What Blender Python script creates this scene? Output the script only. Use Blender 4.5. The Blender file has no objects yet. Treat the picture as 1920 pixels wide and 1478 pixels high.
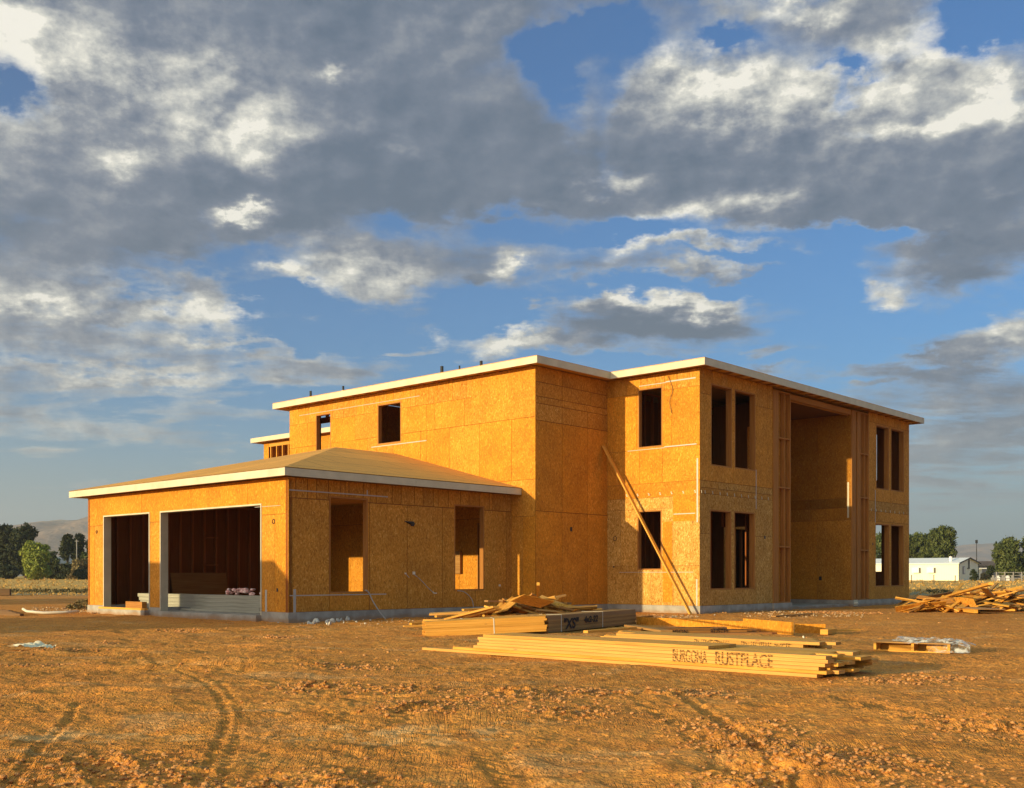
import bpy, bmesh, math, random
import numpy as np
from mathutils import Vector, Matrix, Euler
random.seed(7); rng = np.random.default_rng(7)
R = math.radians
sc = bpy.context.scene
C = sc.collection

# ------------------------------------------------------------------ camera
F, HZ, CX = 2013.964, 1079.227, 942.911
CAMZ = 1.05
cd = bpy.data.cameras.new('camera'); cam = bpy.data.objects.new('camera', cd); C.objects.link(cam)
cam.location = (0, 0, CAMZ); cam.rotation_euler = (R(90), 0, 0)
cd.sensor_width = 36; cd.lens = 36 * F / 1920
cd.shift_x = (960 - CX) / 1920; cd.shift_y = (HZ - 739) / 1920
cd.clip_start = 0.1; cd.clip_end = 30000
sc.camera = cam
sc.view_settings.view_transform = 'Standard'; sc.view_settings.look = 'None'
sc.view_settings.exposure = 0.25; sc.view_settings.gamma = 1
sc.cycles.max_bounces = 6; sc.cycles.volume_bounces = 0; sc.cycles.diffuse_bounces = 2

# ------------------------------------------------------------------ node helpers
class NT:
    def __init__(s, nt): s.nt = nt; s.ns = nt.nodes; s.ls = nt.links
    def put(s, sock, v):
        if isinstance(v, bpy.types.NodeSocket): s.ls.new(v, sock)
        elif isinstance(v, bpy.types.Node): s.ls.new(v.outputs[0], sock)
        elif v is not None: sock.default_value = v
    def n(s, t, ins=None, **props):
        nd = s.ns.new(t)
        for k, v in props.items(): setattr(nd, k, v)
        for k, v in (ins or {}).items(): s.put(nd.inputs[k], v)
        return nd
    def m(s, op, a, b=None, c=None, clamp=False):
        nd = s.ns.new('ShaderNodeMath'); nd.operation = op; nd.use_clamp = clamp
        for i, v in enumerate((a, b, c)):
            if v is not None: s.put(nd.inputs[i], v)
        return nd.outputs[0]
    def v(s, op, a, b=None, scale=None):
        nd = s.ns.new('ShaderNodeVectorMath'); nd.operation = op
        s.put(nd.inputs[0], a)
        if b is not None: s.put(nd.inputs[1], b)
        if scale is not None: s.put(nd.inputs['Scale'], scale)
        return nd.outputs['Value'] if op in ('DOT_PRODUCT', 'LENGTH') else nd.outputs[0]
    def noise(s, vec, scale, detail=4, rough=.55, dist=0, out='Fac'):
        nd = s.n('ShaderNodeTexNoise', {'Vector': vec, 'Scale': scale, 'Detail': detail, 'Roughness': rough, 'Distortion': dist})
        return nd.outputs[out]
    def vor(s, vec, scale, out='Color', feature='F1', rnd=1.0):
        nd = s.n('ShaderNodeTexVoronoi', {'Vector': vec, 'Scale': scale, 'Randomness': rnd}, feature=feature)
        return nd.outputs[out]
    def ramp(s, f, stops, interp='LINEAR'):
        nd = s.ns.new('ShaderNodeValToRGB'); s.put(nd.inputs[0], f); cr = nd.color_ramp; cr.interpolation = interp
        while len(cr.elements) < len(stops): cr.elements.new(.5)
        for e, (p, c) in zip(cr.elements, stops):
            e.position = p; e.color = (*c, 1) if len(c) == 3 else c
        return nd.outputs[0]
    def mix(s, f, a, b, mode='MIX'):
        nd = s.ns.new('ShaderNodeMix'); nd.data_type = 'RGBA'; nd.blend_type = mode
        s.put(nd.inputs[0], f); s.put(nd.inputs[6], a if not isinstance(a, tuple) else (*a, 1)[:4]); s.put(nd.inputs[7], b if not isinstance(b, tuple) else (*b, 1)[:4])
        return nd.outputs[2]
    def mr(s, x, a, b, c=0.0, d=1.0, smooth=True):
        nd = s.n('ShaderNodeMapRange', {'Value': x, 'From Min': a, 'From Max': b, 'To Min': c, 'To Max': d})
        nd.interpolation_type = 'SMOOTHSTEP' if smooth else 'LINEAR'
        return nd.outputs[0]

# ------------------------------------------------------------------ sun and sky
TH = math.atan2(0.67577034, 0.73711224)
b2 = Vector((0.67577034, 0.73711224, 0)); a2 = Vector((-0.73711224, 0.67577034, 0))
trav = (b2 - 0.199 * a2).normalized(); SUN_EL = R(7.9)
sd = bpy.data.lights.new('sun', 'SUN'); sun = bpy.data.objects.new('sun', sd); C.objects.link(sun)
sd.energy = 5.0; sd.angle = R(.5); sd.color = (1.0, .80, .44)
sdir = Vector((trav.x * math.cos(SUN_EL), trav.y * math.cos(SUN_EL), -math.sin(SUN_EL)))
sun.rotation_euler = sdir.to_track_quat('-Z', 'Y').to_euler(); sun.location = (-60, -45, 12)

world = bpy.data.worlds.new('World'); sc.world = world; world.use_nodes = True
W = NT(world.node_tree)
for nd in list(W.ns): W.ns.remove(nd)
sky = W.n('ShaderNodeTexSky', sky_type='NISHITA', sun_disc=False)
sky.sun_elevation = SUN_EL; sky.sun_rotation = math.atan2(-trav.x, -trav.y)
sky.altitude = 200; sky.air_density = 1.0; sky.dust_density = .6; sky.ozone_density = 2.2
D = W.v('NORMALIZE', W.n('ShaderNodeTexCoord').outputs['Generated'])
sep = W.n('ShaderNodeSeparateXYZ', {0: D}); dx, dy, dz = sep.outputs
az = W.m('ARCTAN2', dx, dy); el = W.m('ARCSINE', dz)
den = W.m('ADD', W.m('MAXIMUM', dz, 0.0), .11)
P = W.n('ShaderNodeCombineXYZ', {0: W.m('DIVIDE', dx, den), 1: W.m('DIVIDE', dy, den), 2: 0.0}).outputs[0]
AE = W.n('ShaderNodeCombineXYZ', {0: az, 1: el, 2: 0.0}).outputs[0]
warp = W.noise(P, 2.3, 5, .6, out='Color')
warp = W.v('SUBTRACT', warp, (.5, .5, .5))
warp = W.v('MULTIPLY', warp, (.13, .075, 0))
AW = W.v('ADD', AE, warp)
warp2 = W.v('MULTIPLY', W.v('SUBTRACT', W.noise(W.v('MULTIPLY', AE, (1, 1.7, 0)), 22, 7, .66, out='Color'), (.5, .5, .5)), (.065, .045, 0))
AW = W.v('ADD', AW, warp2)
def azel(u, v):
    X = (u - CX) / F; Z = (HZ - v) / F
    return math.atan(X), math.atan(Z / math.hypot(1, X))
def blobs(lst, start):
    acc = start
    for u, v, su, sv, amp in lst:
        a, e = azel(u, v)
        q = W.v('MULTIPLY', W.v('SUBTRACT', AW, (a, e, 0)), (F / su, F * 1.12 / sv, 0))
        g = W.m('POWER', .45, W.v('DOT_PRODUCT', q, q))
        acc = W.m('MULTIPLY_ADD', g, amp, acc)
    return acc
cover = [(720, 500, 50, 26, .2), (500, 385, 70, 16, .35), (430, 400, 30, 18, .3), (100, 590, 90, 12, .25), (240, 700, 160, 10, .22), (420, 655, 120, 10, .22), (1420, 690, 60, 8, .25), (1780, 650, 60, 8, .25), (870, 480, 120, 40, .12), (250, 60, 420, 150, .5), (650, 120, 420, 220, .5), (700, 340, 400, 110, .5), (130, 320, 330, 150, .5), (230, 450, 250, 90, .4),
         (1000, 330, 200, 150, .36), (1010, 30, 300, 60, .4), (1250, 290, 190, 120, .45), (1450, 200, 230, 120, .5), (1760, 140, 170, 120, .5),
         (1780, 330, 280, 110, .6), (1480, 390, 240, 45, .4), (1210, 612, 150, 40, .6), (985, 645, 130, 22, .5), (1850, 465, 130, 45, .4),
         (1800, 800, 420, 130, .5), (1900, 625, 60, 35, .5), (60, 740, 420, 110, .38), (170, 600, 330, 45, .3), (40, 545, 120, 28, .3), (680, 515, 75, 42, .55),
         (740, 545, 40, 20, .3), (385, 570, 45, 45, .5), (290, 590, 45, 16, .4), (1290, 478, 150, 12, .4), (1380, 520, 90, 14, .4), (1170, 515, 130, 20, .35),
         (930, 502, 16, 18, .5), (560, 525, 25, 14, .4), (1600, 10, 160, 40, .4), (600, 690, 220, 28, .3), (1660, 545, 28, 20, .32), (1300, 572, 50, 18, .5), (1160, 585, 55, 16, .5),
         (880, 510, 20, 12, .3), (230, 610, 30, 10, .4), (1330, 660, 240, 14, .18), (1640, 690, 160, 14, .25),
         (35, 150, 70, 55, -.75), (290, 180, 30, 16, -.4), (1100, 62, 70, 26, -.6), (1010, 110, 50, 50, -.45), (1050, 170, 30, 60, -.3), (1060, 240, 80, 150, -.20), (960, 440, 160, 26, -.25), (1180, 90, 60, 40, -.2), (1560, 430, 160, 16, -.2), (300, 540, 160, 14, -.2), (520, 600, 120, 40, -.15), (1330, 78, 40, 16, -.35), (870, 230, 70, 60, -.22), (1130, 330, 40, 50, -.25), (620, 260, 50, 30, -.12), (60, 420, 60, 20, -.25), (500, 395, 60, 20, -.2), (1690, 430, 60, 16, -.2), (395, 392, 50, 40, -.45), (1135, 230, 35, 70, -.35),
         (1880, 35, 90, 40, -.6), (1582, 170, 22, 45, -.35), (1600, 105, 60, 14, -.3), (930, 410, 110, 30, -.45), (1040, 250, 60, 40, -.25), (740, 430, 60, 16, -.2), (420, 470, 90, 30, -.4), (1200, 430, 90, 30, -.35), (1650, 430, 90, 25, -.35), (1640, 240, 60, 12, -.3), (300, 495, 160, 14, -.2)]
light = [(460, 392, 40, 14, .35), (100, 590, 90, 14, .4), (240, 700, 160, 12, .3), (420, 655, 120, 12, .35), (5, 50, 80, 55, .52), (130, 115, 110, 60, .30), (100, 250, 220, 100, .22), (280, 90, 260, 60, .22), (420, 255, 60, 42, .42), (400, 170, 150, 90, .26), (520, 250, 120, 60, .2), (860, 60, 120, 70, .12), (1000, 190, 60, 200, -.10), (1500, 300, 200, 60, .1), (205, 290, 32, 22, .45), (642, 136, 30, 12, .6),
         (445, 392, 55, 16, .6), (540, 440, 80, 16, .3), (680, 520, 100, 45, .5), (385, 570, 70, 50, .4), (1290, 145, 110, 40, .58), (1480, 190, 130, 70, .34), (1390, 180, 240, 60, .2),
         (1800, 60, 100, 40, .5), (1700, 130, 140, 70, .32), (1885, 170, 45, 45, .65), (1740, 228, 90, 18, .55), (1280, 412, 70, 25, .75), (1420, 372, 70, 20, .5), (1145, 330, 50, 18, .6),
         (1165, 578, 60, 16, .7), (1300, 570, 60, 18, .75), (960, 645, 110, 20, .6), (1900, 620, 60, 30, .6), (1280, 470, 180, 22, .6), (1390, 515, 80, 10, .4), (1500, 20, 90, 18, .6),
         (100, 700, 420, 130, .16), (930, 502, 25, 25, .7), (560, 525, 40, 20, .6), (200, 560, 200, 40, .3), (1660, 545, 40, 30, .5), (90, 830, 200, 40, .2), (1800, 760, 300, 100, .06),
         (620, 90, 330, 70, -.1), (620, 365, 330, 60, -.16), (1330, 280, 170, 45, -.12), (1860, 340, 220, 60, -.16), (1230, 622, 150, 22, -.4), (900, 320, 250, 120, -.1), (250, 455, 220, 70, -.1)]
fb = W.noise(P, 1.5, 9, .60, .3)
fb2 = W.noise(W.v('MULTIPLY', AE, (1, 1.5, 0)), 15, 8, .6)
base = W.m('MULTIPLY_ADD', fb, .85, -.36)
base = W.m('ADD', base, W.m('MULTIPLY_ADD', fb2, .40, -.20))
st1 = W.noise(W.v('ADD', W.v('MULTIPLY', P, (.9, 1.7, 1)), (3.1, 7.7, 0)), 2.2, 9, .62, .4)
low = W.mr(el, .20, .30, 1.0, .25)
base = W.m('ADD', base, W.m('MULTIPLY', low, W.m('MULTIPLY_ADD', st1, 1.15, -.53)))
pf_ = W.mr(W.noise(W.v('ADD', P, (11.3, 2.9, 0)), 4.2, 7, .58, .2), .60, .74)
base = W.m('MULTIPLY_ADD', pf_, .30, base)
Dn = blobs(cover, base)
alpha = W.m('POWER', W.mr(Dn, .27, .66), .8)
# relief: compare density with density a little towards the sun
P2 = W.v('ADD', P, (-.10, -.06, 0))
fb3 = W.noise(P2, 1.5, 9, .60, .3)
AE2 = W.v('ADD', AE, (-.010, .008, 0))
fb4 = W.noise(W.v('MULTIPLY', AE2, (1, 1.5, 0)), 15, 8, .6)
rel = W.m('ADD', W.m('MULTIPLY', W.m('SUBTRACT', fb, fb3), 1.5), W.m('MULTIPLY', W.m('SUBTRACT', fb2, fb4), 2.3))
edge = W.mr(Dn, .32, .66, .30, -.02)
Lb = blobs(light, 0.0)
L = W.m('ADD', W.m('ADD', W.m('ADD', edge, Lb), .25), W.m('MULTIPLY', rel, W.m('MULTIPLY_ADD', Lb, 1.0, .5)))
L = W.m('MULTIPLY_ADD', pf_, .22, L)
L = W.m('ADD', L, W.m('ADD', W.m('MULTIPLY_ADD', W.noise(AW, 4.5, 5, .48), .66, -.33), W.m('MULTIPLY_ADD', W.noise(P, 4.5, 5, .5), .16, -.07)))
ccol = W.ramp(L, [(0, (.085, .125, .19)), (.25, (.135, .17, .235)), (.45, (.225, .25, .295)), (.68, (.42, .43, .42)), (.92, (.68, .665, .59)), (1.0, (.82, .79, .70))])
K = 1 / .10
sk = W.mix(1.0, sky.outputs[0], (.48, .98, 1.50), 'MULTIPLY')
ccol10 = W.v('SCALE', ccol, scale=K)
col = W.mix(alpha, sk, ccol10)
hz = W.mr(el, .0, .19, .85, .0)
hz = W.m('POWER', hz, 1.3)
col = W.mix(hz, col, (.315 * K, .36 * K, .36 * K))
# added fill: zenith and sunward sky boosted outside the view to light the ground
glow_fill = W.m('POWER', W.m('MAXIMUM', W.v('DOT_PRODUCT', D, (-trav.x * .97, -trav.y * .97, .24)), 0.0), 2.5)
zen_fill = W.mr(el, .58, 1.05)
col = W.v('MULTIPLY', col, W.n('ShaderNodeCombineXYZ', {0: W.m('MULTIPLY_ADD', zen_fill, 8.0, 1.0), 1: W.m('MULTIPLY_ADD', zen_fill, 5.2, 1.0), 2: W.m('MULTIPLY_ADD', zen_fill, 1.6, 1.0)}))
col = W.v('ADD', col, W.v('SCALE', (1.0 * K, .66 * K, .32 * K), scale=W.m('MULTIPLY', glow_fill, 1.25)))
bg = W.n('ShaderNodeBackground', {'Color': col, 'Strength': .10})
W.n('ShaderNodeOutputWorld', {'Surface': bg})
world.cycles.sampling_method = 'MANUAL'; world.cycles.sample_map_resolution = 512

# ------------------------------------------------------------------ materials
MT = {}
def mat(name, fn, rough=.8, spec=.3):
    m = bpy.data.materials.new(name); m.use_nodes = True
    T = NT(m.node_tree); bs = T.ns['Principled BSDF']
    bs.inputs['Roughness'].default_value = rough; bs.inputs['Specular IOR Level'].default_value = spec
    c, h, *rest = fn(T)
    T.put(bs.inputs['Base Color'], c if not isinstance(c, tuple) else (*c, 1))
    if h is not None:
        hh, st, ds = h
        bp = T.n('ShaderNodeBump', {'Height': hh, 'Strength': st, 'Distance': ds}); T.ls.new(bp.outputs[0], bs.inputs['Normal'])
    if rest: rest[0](T, bs)
    MT[name] = m; return m
def OC(T): return T.n('ShaderNodeTexCoord').outputs['Object']
def UVC(T): return T.n('ShaderNodeUVMap').outputs[0]
def TONE(T): 
    a = T.n('ShaderNodeAttribute', attribute_name='tone'); s = T.n('ShaderNodeSeparateColor', {0: a.outputs['Color']}); return s.outputs
def m_osb(T):
    # tone.r brightness, tone.g paleness, tone.b random offset ; flakes run with v of the uv map
    t = TONE(T); uv = UVC(T)
    uv = T.v('ADD', uv, T.n('ShaderNodeCombineXYZ', {0: T.m('MULTIPLY', t[2], 37.0), 1: T.m('MULTIPLY', t[2], 19.0), 2: 0.0}))
    w = T.v('SCALE', T.v('SUBTRACT', T.noise(uv, 9, 3, out='Color'), (.5, .5, .5)), scale=.10)
    uw = T.v('ADD', uv, w)
    f1 = T.n('ShaderNodeSeparateColor', {0: T.vor(T.v('MULTIPLY', uw, (66, 17, 1)), 1.0)}).outputs
    f2 = T.n('ShaderNodeSeparateColor', {0: T.vor(T.v('MULTIPLY', uw, (38, 26, 1)), 1.0)}).outputs
    f = T.m('ADD', T.m('MULTIPLY', f1[0], .5), T.m('MULTIPLY', f2[1], .5))
    c1 = T.ramp(f, [(0.08, (.40, .145, .009)), (.3, (.53, .215, .013)), (.55, (.61, .22, .010)), (.8, (.67, .30, .025)), (.97, (.76, .38, .05))])
    c2 = T.ramp(f, [(0.05, (.27, .12, .018)), (.3, (.45, .22, .038)), (.55, (.57, .31, .065)), (.8, (.67, .40, .11)), (.97, (.80, .54, .20))])
    c = T.mix(t[1], c1, c2)
    big = T.noise(uv, 1.1, 4, .6)
    c = T.mix(1.0, c, T.n('ShaderNodeCombineColor', {0: T.mr(big, .25, .75, .86, 1.12), 1: T.mr(big, .25, .75, .84, 1.12), 2: T.mr(big, .25, .75, .80, 1.12)}), 'MULTIPLY')
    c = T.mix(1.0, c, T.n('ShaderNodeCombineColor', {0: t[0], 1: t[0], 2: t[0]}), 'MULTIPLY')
    return c, (f, .35, .004)
mat('osb', m_osb, .85)
def m_lumber(T, lo=(.48, .205, .024), mi=(.68, .325, .046), hi=(.80, .43, .085)):
    t = TONE(T); uv = UVC(T)
    uv = T.v('ADD', uv, T.n('ShaderNodeCombineXYZ', {0: T.m('MULTIPLY', t[2], 41.0), 1: T.m('MULTIPLY', t[2], 23.0), 2: 0.0}))
    g = T.noise(T.v('MULTIPLY', uv, (1.2, 34, 1)), 1.0, 4, .6, .6)
    kn = T.vor(T.v('MULTIPLY', uv, (2.2, 9, 1)), 1.0, 'Distance')
    c = T.ramp(g, [(.25, lo), (.5, mi), (.75, hi)])
    c = T.mix(T.mr(kn, .05, .11, .75, 0), c, (.26, .11, .035))
    c = T.mix(T.m('MULTIPLY', t[1], .6), c, (.42, .25, .14))
    c = T.mix(1.0, c, T.n('ShaderNodeCombineColor', {0: t[0], 1: t[0], 2: t[0]}), 'MULTIPLY')
    return c, (g, .3, .003)
mat('lumber', m_lumber, .75)
mat('stud', lambda T: m_lumber(T, (.28, .10, .018), (.40, .165, .032), (.50, .22, .05)), .8)
mat('shade_liner', lambda T: m_lumber(T, (.15, .045, .008), (.21, .065, .012), (.26, .085, .018)), .9)  # dark liner colour that stands in for unlit interiors
mat('stud_shade', lambda T: m_lumber(T, (.26, .075, .015), (.36, .11, .024), (.42, .14, .033)), .9)  # darker copy of stud, indoor shade put into the colour
mat('ply', lambda T: m_lumber(T, (.26, .12, .03), (.36, .18, .05), (.45, .25, .08)), .8)
def m_roofdeck(T):
    c, h = m_osb(T); c = T.mix(.68, c, (.76, .38, .085)); 
    o = OC(T); s = T.noise(T.v('MULTIPLY', o, (1.2, 9, 1)), 1, 4); c = T.mix(T.mr(s, .4, .7, 0, .35), c, (.40, .22, .08))
    bk = T.n('ShaderNodeTexBrick', {'Vector': UVC(T), 'Color1': (.92, .92, .92, 1), 'Color2': (1.08, 1.08, 1.08, 1), 'Mortar': (.35, .35, .35, 1), 'Scale': 1.0, 'Mortar Size': .012, 'Brick Width': 2.44, 'Row Height': 1.22}, offset=.5)
    c = T.mix(1.0, c, bk.outputs[0], 'MULTIPLY'); return c, h
mat('roof_deck', m_roofdeck, .85)
def m_fascia(T):
    o = OC(T); n = T.noise(o, 2.5, 5); n2 = T.noise(T.v('MULTIPLY', o, (1, 1, 14)), 3, 3)
    c = T.ramp(n, [(.3, (.54, .48, .33)), (.7, (.66, .59, .42))]); return T.mix(T.mr(n2, .55, .75, 0, .25), c, (.52, .46, .34)), (n2, .1, .002)
mat('primed', m_fascia, .6)
def m_conc(T):
    o = OC(T); n = T.noise(o, 3, 6); n2 = T.noise(o, 40, 4); st = T.noise(T.v('MULTIPLY', o, (6, 6, .6)), 1, 3)
    c = T.ramp(n, [(.3, (.26, .245, .21)), (.7, (.44, .41, .35))]); c = T.mix(T.mr(st, .55, .75, 0, .35), c, (.56, .52, .45))
    z = T.n('ShaderNodeSeparateXYZ', {0: o}).outputs[2]
    c = T.mix(T.mr(T.m('ADD', z, T.m('MULTIPLY', T.m('SUBTRACT', n, .5), .16)), .0, .12, .75, 0), c, (.33, .19, .09))
    return c, (n2, .3, .004)
mat('concrete', m_conc, .9)
mat('strap_metal', lambda T: ((.46, .44, .40), None, lambda T, b: (b.inputs['Metallic'].__setattr__('default_value', .25), b.inputs['Roughness'].__setattr__('default_value', .6))))
mat('white_plastic', lambda T: ((.72, .66, .52), None), .45)
mat('black_metal', lambda T: ((.03, .03, .033), None), .6)
mat('dark_plastic', lambda T: ((.035, .03, .028), None), .5)
mat('cable', lambda T: ((.42, .40, .36), None), .5)
mat('pink', lambda T: (T.ramp(T.noise(OC(T), 14, 3), [(.35, (.75, .30, .28)), (.65, (.85, .72, .62))]), None), .9)
mat('ink', lambda T: (T.ramp(T.noise(OC(T), 30, 3), [(.4, (.07, .04, .02)), (.65, (.24, .12, .035))]), None, lambda T, b: T.put(b.inputs['Alpha'], T.mr(T.noise(T.v('MULTIPLY', OC(T), (14, 60, 1)), 1.0, 4, .6), 0.40, .64, .0, .85))), .9)
mat('marker', lambda T: ((.025, .012, .01), None), .7)
def m_siding(T):
    o = UVC(T); n = T.noise(T.v('MULTIPLY', o, (1, 20, 1)), 1, 3); return T.ramp(n, [(.3, (.28, .265, .20)), (.7, (.42, .40, .31))]), None
mat('siding', m_siding, .7)
def m_rock(T):
    o = OC(T); n = T.noise(o, 12, 5); return T.ramp(n, [(.3, (.40, .36, .29)), (.7, (.72, .68, .58))]), (n, .6, .02)
mat('pale_rock', m_rock, .9)

def m_ground(T):
    o = OC(T); sp = T.n('ShaderNodeSeparateXYZ', {0: o}).outputs
    nb = T.noise(o, .35, 6, .6); nm = T.noise(o, 2.6, 7, .62); nf = T.noise(o, 24, 6, .65); nff = T.noise(o, 90, 3, .6)
    c = T.ramp(nm, [(.28, (.50, .18, .030)), (.48, (.74, .295, .048)), (.72, (.84, .385, .085))])
    c = T.mix(T.mr(nb, .40, .66, 0, .75), c, (.72, .285, .055))
    pale = T.noise(T.v('MULTIPLY', o, (.55, 1.2, 1)), 1.0, 6, .6, .8)
    c = T.mix(T.mr(pale, .55, .68, 0, .60), c, (.78, .44, .17))
    grey = T.noise(T.v('ADD', T.v('MULTIPLY', o, (.8, 1.1, 1)), (31, 7, 0)), 1.0, 5, .6, .4)
    c = T.mix(T.mr(grey, .64, .72, 0, .5), c, (.44, .22, .09))
    c = T.mix(T.mr(nf, .40, .62, .55, 0), c, (.26, .105, .035))
    c = T.mix(T.mr(nff, .62, .75, 0, .4), c, (.66, .42, .20))
    # concrete wash stains like the pale patches in the dirt
    for (px, py, rx, ry, k) in ((-.75, 7.55, .85, .34, .6), (-3.2, 7.55, .6, .2, .55), (-2.4, 7.5, 1.2, .12, .4), (.9, 7.1, .4, .1, .4)):
        q = T.v('MULTIPLY', T.v('SUBTRACT', T.v('ADD', o, T.v('SCALE', T.v('SUBTRACT', T.noise(o, 3, 4, out='Color'), (.5, .5, .5)), scale=.7)), (px, py, 0)), (1 / rx, 1 / ry, 0))
        c = T.mix(T.m('MULTIPLY', T.mr(T.v('DOT_PRODUCT', q, q), .1, 1.5, k, 0), T.mr(T.noise(o, 4.5, 6, .65), .40, .62)), c, (.78, .48, .20))
    # dry field beyond the graded site
    yy = T.m('ADD', sp[1], T.m('MULTIPLY', T.m('SUBTRACT', T.noise(o, .12, 4), .5), 26.0))
    olive = T.ramp(T.noise(o, .9, 5), [(.3, (.22, .17, .085)), (.7, (.36, .29, .15))])
    c = T.mix(T.mr(yy, 54, 62), c, olive)
    gold = T.ramp(T.noise(T.v('MULTIPLY', o, (.5, .22, 1)), 1, 6, .65), [(.3, (.52, .28, .07)), (.55, (.66, .39, .11)), (.75, (.74, .48, .16))])
    c = T.mix(T.mr(yy, 72, 84), c, gold)
    far = T.mr(sp[1], 420, 900); c = T.mix(far, c, (.30, .27, .17))
    cr = T.vor(T.v('ADD', o, T.v('SCALE', T.noise(o, 11, 3, out='Color'), scale=.08)), 17, 'Distance')
    h = T.m('ADD', T.m('ADD', T.m('MULTIPLY', nf, .35), T.m('MULTIPLY', nff, .15)), T.m('MULTIPLY', T.noise(o, 8.5, 5, .68), 1.0))
    h = T.m('MULTIPLY_ADD', T.mr(cr, .0, .5), -.20, h)
    cr2 = T.vor(T.v('ADD', o, T.v('SCALE', T.noise(o, 30, 2, out='Color'), scale=.03)), 46, 'Distance')
    h = T.m('MULTIPLY_ADD', T.mr(cr2, .0, .55), T.mr(nb, .35, .6, -.05, -.22), h)
    stv = T.v('ADD', T.v('MULTIPLY', o, (26, 1.1, 1)), T.v('SCALE', T.noise(o, .8, 2, out='Color'), scale=5.0))
    sr = T.noise(stv, 1.0, 3, .55); sr = T.mr(T.m('ABSOLUTE', T.m('SUBTRACT', sr, .5)), 0, .07)
    h = T.m('MULTIPLY_ADD', sr, T.mr(T.noise(T.v('ADD', o, (5, 3, 0)), .55, 3), .46, .60, 0, .26), h)
    return c, (h, 1.0, .036)
mat('dirt_ground', m_ground, .95, .15)
mat('rubble', lambda T: (T.ramp(T.noise(OC(T), 7, 5), [(.3, (.34, .20, .10)), (.7, (.62, .44, .25))]), (T.noise(OC(T), 50, 3), .6, .01)), .95, .1)
mat('clod', lambda T: (T.ramp(T.noise(OC(T), 9, 5), [(.3, (.36, .15, .05)), (.7, (.62, .31, .11))]), (T.noise(OC(T), 60, 3), .6, .01)), .95, .1)
mat('dry_grass', lambda T: (T.ramp(T.noise(OC(T), .6, 4), [(.3, (.52, .29, .075)), (.7, (.66, .41, .12))]), None), .9, .1)
def foliage(name, lo, mi, hi, ns=.9):
    def fn(T):
        o = OC(T); a = T.noise(o, ns, 3); b = T.noise(o, 6.5, 2); f = T.m('ADD', T.m('MULTIPLY', a, .6), T.m('MULTIPLY', b, .4))
        return T.ramp(f, [(.36, lo), (.5, mi), (.64, hi)]), None
    mat(name, fn, .75, .2)
foliage('leaf_dark', (.018, .026, .010), (.035, .045, .016), (.075, .075, .026))
foliage('leaf_mid', (.035, .050, .014), (.075, .095, .025), (.14, .15, .045))
foliage('leaf_light', (.12, .15, .025), (.24, .28, .045), (.36, .38, .08))
foliage('leaf_dry', (.10, .08, .03), (.20, .15, .06), (.32, .25, .11))
mat('bark', lambda T: (T.ramp(T.noise(OC(T), 6, 4), [(.3, (.07, .045, .025)), (.7, (.16, .11, .065))]), None), .9)
mat('shed_white', lambda T: (T.mix(T.mr(T.n('ShaderNodeTexWave', {'Vector': UVC(T), 'Scale': 1.3}, bands_direction='X').outputs[1], .0, .25, .22, 0), (.80, .77, .60), (.50, .47, .33)), None), .5)
mat('shed_roof', lambda T: ((.80, .79, .76), None), .4)
mat('grey_paint', lambda T: ((.30, .28, .26), None), .7)
mat('brown_roof', lambda T: (T.ramp(T.noise(OC(T), 1.5, 4), [(.3, (.22, .12, .075)), (.7, (.34, .20, .12))]), None), .9)
mat('hill', lambda T: (T.ramp(T.noise(OC(T), .004, 8, .65, .5), [(.32, (.20, .13, .085)), (.5, (.44, .28, .17)), (.7, (.52, .36, .23))]), (T.noise(OC(T), .01, 8), 1.0, 30)), .95)
def m_film(T):
    return (.80, .77, .68), None, lambda T, b: (T.put(b.inputs['Alpha'], T.mr(T.noise(OC(T), 7, 5, .6, 1.2), .40, .64, .05, .70)), b.inputs['Roughness'].__setattr__('default_value', .3))
mat('film', m_film)
mat('cloth', lambda T: ((.78, .68, .46), None), .8)

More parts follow.
